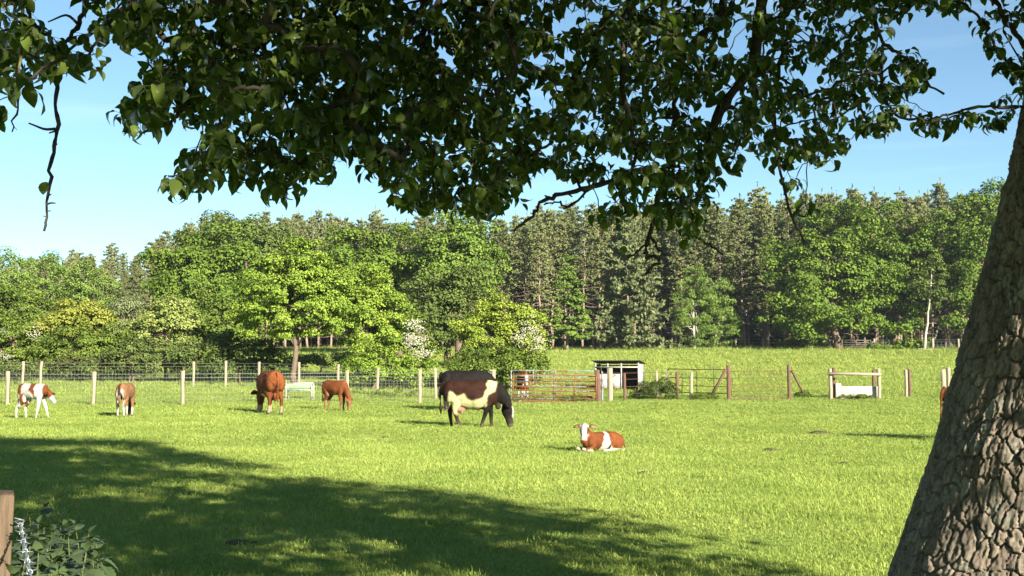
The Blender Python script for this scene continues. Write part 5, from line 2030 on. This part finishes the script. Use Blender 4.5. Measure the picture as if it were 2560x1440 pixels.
for q in range(len(LV)):
    ix = np.where((var == q) & ~single)[0]
    v, f = LV[q]
    w_ = lp[ix, None] + ll[ix, None, None] * (v[None, :, 0:1] * la[ix, None] + v[None, :, 1:2] * lb_[ix, None] + v[None, :, 2:3] * ln_[ix, None])
    vs.append(w_.reshape(-1, 3))
    fs.append((f[None] + (np.arange(len(ix)) * len(v))[:, None, None]).reshape(-1, 4) + off)
    ts.append(np.repeat(tint[ix], len(v)))
    off += len(ix) * len(v)
tag(pear_part("foliage", mesh_np("foliage", np.vstack(vs), np.vstack(fs), L['pear'], True, np.concatenate(ts))), kind='stuff')
pa_ = np.array([p for p, q in pet])
pb_ = np.array([q for p, q in pet])
d_ = unit(pb_ - pa_)
e1 = unit(np.cross(d_, _r.normal(size=d_.shape)))
e2 = np.cross(d_, e1)
ring = [e1 * math.cos(a) + e2 * math.sin(a) for a in (0, 2.094, 4.189)]
pv_ = np.stack([pa_ + q * .0011 for q in ring] + [pb_ + q * .0008 for q in ring], 1).reshape(-1, 3)
kk = (np.arange(len(pa_)) * 6)[:, None]
pf_ = np.concatenate([kk + np.array([[0, 1, 4, 3]]), kk + np.array([[1, 2, 5, 4]])])
tag(pear_part("petioles", mesh_np("petioles", pv_, pf_, L['pear'], False, np.full(len(pv_), .9))), kind='stuff')

# upper crown: out of the picture, it throws the shade on the pasture
SHADE = [(-8.3, 25.2), (-12.5, 26.0), (-22, 26.4), (-22, 5), (0, 5), (2.5, 7.5), (2.2, 9.0), (1.9, 10.4), (1.3, 11.9), (-.1, 13.2), (-1.5, 15.4), (-3.4, 16.6), (-5.4, 17.8), (-5.9, 18.6), (-4.6, 18.3), (-3.4, 17.9), (-4.6, 19.6), (-5.8, 21.2), (-7.0, 22.8)]
kx, ky = math.sin(SUN_AZ) / math.tan(SUN_EL), math.cos(SUN_AZ) / math.tan(SUN_EL)
N_ = 90000
S_ = np.column_stack([_r.uniform(-16, 3.4, N_), _r.uniform(5, 27.6, N_)])
S_ = S_[in_poly(S_[:, 0], S_[:, 1], SHADE)]
h_ = _r.uniform(3.2, 11.6, len(S_))
cpos = np.column_stack([S_[:, 0] + kx * h_, S_[:, 1] - ky * h_, h_])
inside = (((cpos - np.array([1.8, 3.6, 6.0])) / np.array([6.4, 7.2, 5.7])) ** 2).sum(1) < 1
clear = cpos[:, 2] > 2.45 + .345 * np.maximum(cpos[:, 1], 0)
dens = fbm(np.column_stack([S_ * np.array([.55, .35]), 0 * h_]), 91)
cpos = cpos[inside & clear & (_r.random(len(h_)) < np.clip((dens - .30) * 5, .22, 1))][:2700]
idx = np.repeat(np.arange(len(cpos)), 22)
q_ = cpos[idx] + _r.normal(size=(len(idx), 3)) * .20


def shadow_hits(q, at, zz, rad_):
    sx_, sy_ = q[:, 0] - kx * (q[:, 2] - zz), q[:, 1] + ky * (q[:, 2] - zz)
    return (sx_ - at[0]) ** 2 + (sy_ - at[1]) ** 2 < rad_ ** 2


drop = shadow_hits(q_, (-1.35, 3.1), 1.05, .55) | (shadow_hits(q_, (2.75, 4.8), .95, .95) & (_r.random(len(q_)) < .93)) | (shadow_hits(q_, (-.95, 3.7), 2.75, .5) & (_r.random(len(q_)) < .8)) | (shadow_hits(q_, (1.75, 5.0), 2.6, .9) & (_r.random(len(q_)) < .55))
q_ = q_[~drop]
v_, f_ = leaf_cloud(q_, unit(UP * .4 + _r.normal(size=q_.shape)), .17 * _r.uniform(.7, 1.3, len(q_)), .7, .1, _r)
tag(pear_part("upper_foliage", mesh_np("upper_foliage", v_, f_, L['pear'], False, np.repeat(_r.random(len(q_)), 4))), kind='stuff')

# ------------------------------------------------------------------ near fence post with barbed wire
fb = np.array([-1.4146, 3.06, 0.0])
fb[2] = g1(fb[0], fb[1])
rt = thing("barbed_wire_fence", "sawn square post with barbed wire at the lower left corner", "fence", fb)
topz = P(20, 1240, 3.0)[2] - fb[2]
o_ = post_mesh(topz, .112, 900, top=.004, lean=(.004, 0)).build("post", M['wood_near'], rt, rotz=.43)
bevel(o_, .006, 2)
wa, wb = P(49, 1306, 2.995) - fb, P(92, 1475, 1.95) - fb
wc = wb + (wb - wa) * .8
t_ = np.linspace(0, 1, 240)[:, None]
line = wa + (wc - wa) * t_
line[:, 2] -= .02 * np.sin(t_[:, 0] * math.pi)
dr = unit(wc - wa)
e1 = unit(np.cross(dr, UP))
e2 = np.cross(e1, dr)
ph = t_ * 150
for s in (0, math.pi):
    MB().tube(line + (e1 * np.cos(ph + s) + e2 * np.sin(ph + s)) * .0021, .0017, 5).build("wire_strand", M['wire_near'], rt, True)
nb = 14
for k in range(nb):
    c = line[int((k + .4) / nb * 239)]
    mb = MB()
    a0 = _r.uniform(0, 3)
    an = np.linspace(0, 4 * math.pi, 24)
    mb.tube(c + np.outer(np.cos(an), e1) * .0052 + np.outer(np.sin(an), e2) * .0052 + np.outer(np.linspace(-.006, .006, 24), dr), .0014, 4)
    for q in range(2):
        d_ = (e1 * math.cos(a0 + q * 1.4) + e2 * math.sin(a0 + q * 1.4))
        mb.tube([c + dr * (q - .5) * .011 - d_ * .016, c + dr * (q - .5) * .011, c + dr * (q - .5) * .014 + d_ * .016], [.0006, .0014, .0006], 4)
    mb.build("barb", M['wire_near'], rt, True)
st = MB().tube([wa + np.array([-.012, -.004, .012]), wa + np.array([.010, 0, .006]), wa + np.array([.010, 0, -.006]), wa + np.array([-.012, -.004, -.012])], .002, 5)
st.build("staple", M['wire_near'], rt, True)


# ------------------------------------------------------------------ nettles at the lower left
def nettle_leaf(seed):
    r = np.random.default_rng(seed)
    t = np.linspace(0, 1, 12)
    w = np.interp(t, [0, .12, .3, .55, .8, 1], [.05, .25, .30, .22, .11, 0])
    v = []
    for i, (a, b) in enumerate(zip(t, w)):
        tooth = 1.10 if i % 2 else .86
        ang = .9 * a
        for s in (-1, 0, 1):
            v.append([a * math.cos(ang * .5) + (.02 if (s and i % 2) else 0), s * b * tooth, -a * math.sin(ang * .5) + .22 * b * abs(s) + (.012 if i % 2 else 0)])
    f = [[i * 3 + j, i * 3 + j + 1, i * 3 + j + 4, i * 3 + j + 3] for i in range(11) for j in range(2)]
    return mesh_np("leaf", np.array(v), np.array(f), L['nettle'], True, np.full(len(v), .35 + .15 * seed))


NL = [nettle_leaf(i) for i in range(4)]
M['stem'] = surf_mat("nettle_stem", (.06, .085, .022), (.08, .07, .03), 20, .7, 0)
NET = [(112, 1272, 4.3), (150, 1296, 4.5), (74, 1292, 4.2), (188, 1312, 4.4), (222, 1335, 4.1), (130, 1330, 4.0), (60, 1330, 3.7), (118, 1368, 3.45), (171, 1344, 3.6), (96, 1382, 3.25), (204, 1420, 3.4), (232, 1400, 3.7), (62, 1402, 3.1),
       (150, 1424, 3.2), (30, 1440, 2.9), (180, 1385, 3.8), (105, 1440, 3.0), (95, 1310, 4.1), (165, 1320, 4.2), (240, 1360, 4.2), (130, 1400, 3.4), (215, 1380, 3.6), (75, 1365, 3.5), (180, 1445, 3.2)]
NORD = ["first", "second", "third", "fourth", "fifth", "sixth", "seventh", "eighth", "ninth", "tenth", "eleventh", "twelfth", "thirteenth", "fourteenth", "fifteenth", "sixteenth", "seventeenth", "eighteenth"]
net_rank = {}
for back_ in (True, False):
    for k, i in enumerate(sorted((i for i in range(len(NET)) if (NET[i][2] > 3.9) == back_), key=lambda i: NET[i][0])):
        net_rank[i] = k
for i, (px, py, Yn) in enumerate(NET):
    t_ = P(px, py, Yn)
    b_ = np.array([t_[0] + _r.normal() * .05, Yn + _r.normal() * .05, 0])
    b_[2] = g1(b_[0], b_[1])
    far = Yn > 3.9
    rt = thing("nettle_plant", NORD[net_rank[i]] + (" nettle from the left in the shaded back row by the barbed wire" if far else " nettle from the left in the front row by the barbed wire"), "nettle", b_, 0, "nettles beside the barbed wire post")
    H = t_ - b_
    sp_ = wander((0, 0, -.05), H, 10, .008, _r)
    MB().tube(sp_, np.linspace(.0045, .0015, 10), 6).build("stem", M['stem'], rt, True)
    npair = 17
    for k in range(npair):
        u_ = 1 - (k / npair) ** 1.15 * .7
        z_ = H[2] * u_
        c = np.array([np.interp(z_, sp_[:, 2], sp_[:, 0]), np.interp(z_, sp_[:, 2], sp_[:, 1]), z_])
        Ls = np.interp(k, [0, 1, 2, 4, 12], [.04, .07, .095, .115, .10]) * _r.uniform(.85, 1.2)
        for s in (0, 1):
            az = k * 1.87 + s * math.pi + _r.normal() * .25 + i
            el = np.interp(k, [0, 2, 5, 12], [.9, .15, -.30, -.55]) + _r.normal() * .25
            a_ = np.array([math.cos(az) * math.cos(el), math.sin(az) * math.cos(el), math.sin(el)])
            n_ = unit(UP - a_ * a_[2])
            bb = np.cross(n_, a_)
            o_ = bpy.data.objects.new("leaf", NL[int(_r.integers(0, 4))])
            COL.objects.link(o_)
            o_.parent = rt
            m_ = np.eye(4)
            m_[:3, 0], m_[:3, 1], m_[:3, 2] = a_ * Ls, bb * Ls, n_ * Ls
            m_[:3, 3] = c + a_ * .006
            o_.matrix_local = Matrix(m_.tolist())

# ------------------------------------------------------------------ thin air between here and the wood
hz, hn, hl = new_mat("thin_haze")
h_out = hn.new("ShaderNodeOutputMaterial")
h_vol = hn.new("ShaderNodeVolumePrincipled")
h_vol.inputs['Color'].default_value = (.80, .88, .98, 1)
h_vol.inputs['Density'].default_value = .00020
h_vol.inputs['Anisotropy'].default_value = .3
hl.new(h_vol.outputs['Volume'], h_out.inputs['Volume'])
haze = MB().box((0, 420, 13.5), (1040, 1000, 30)).build("haze", hz)
tag(haze, "thin pale air haze over the whole pasture and wood", "haze", None, 'stuff')
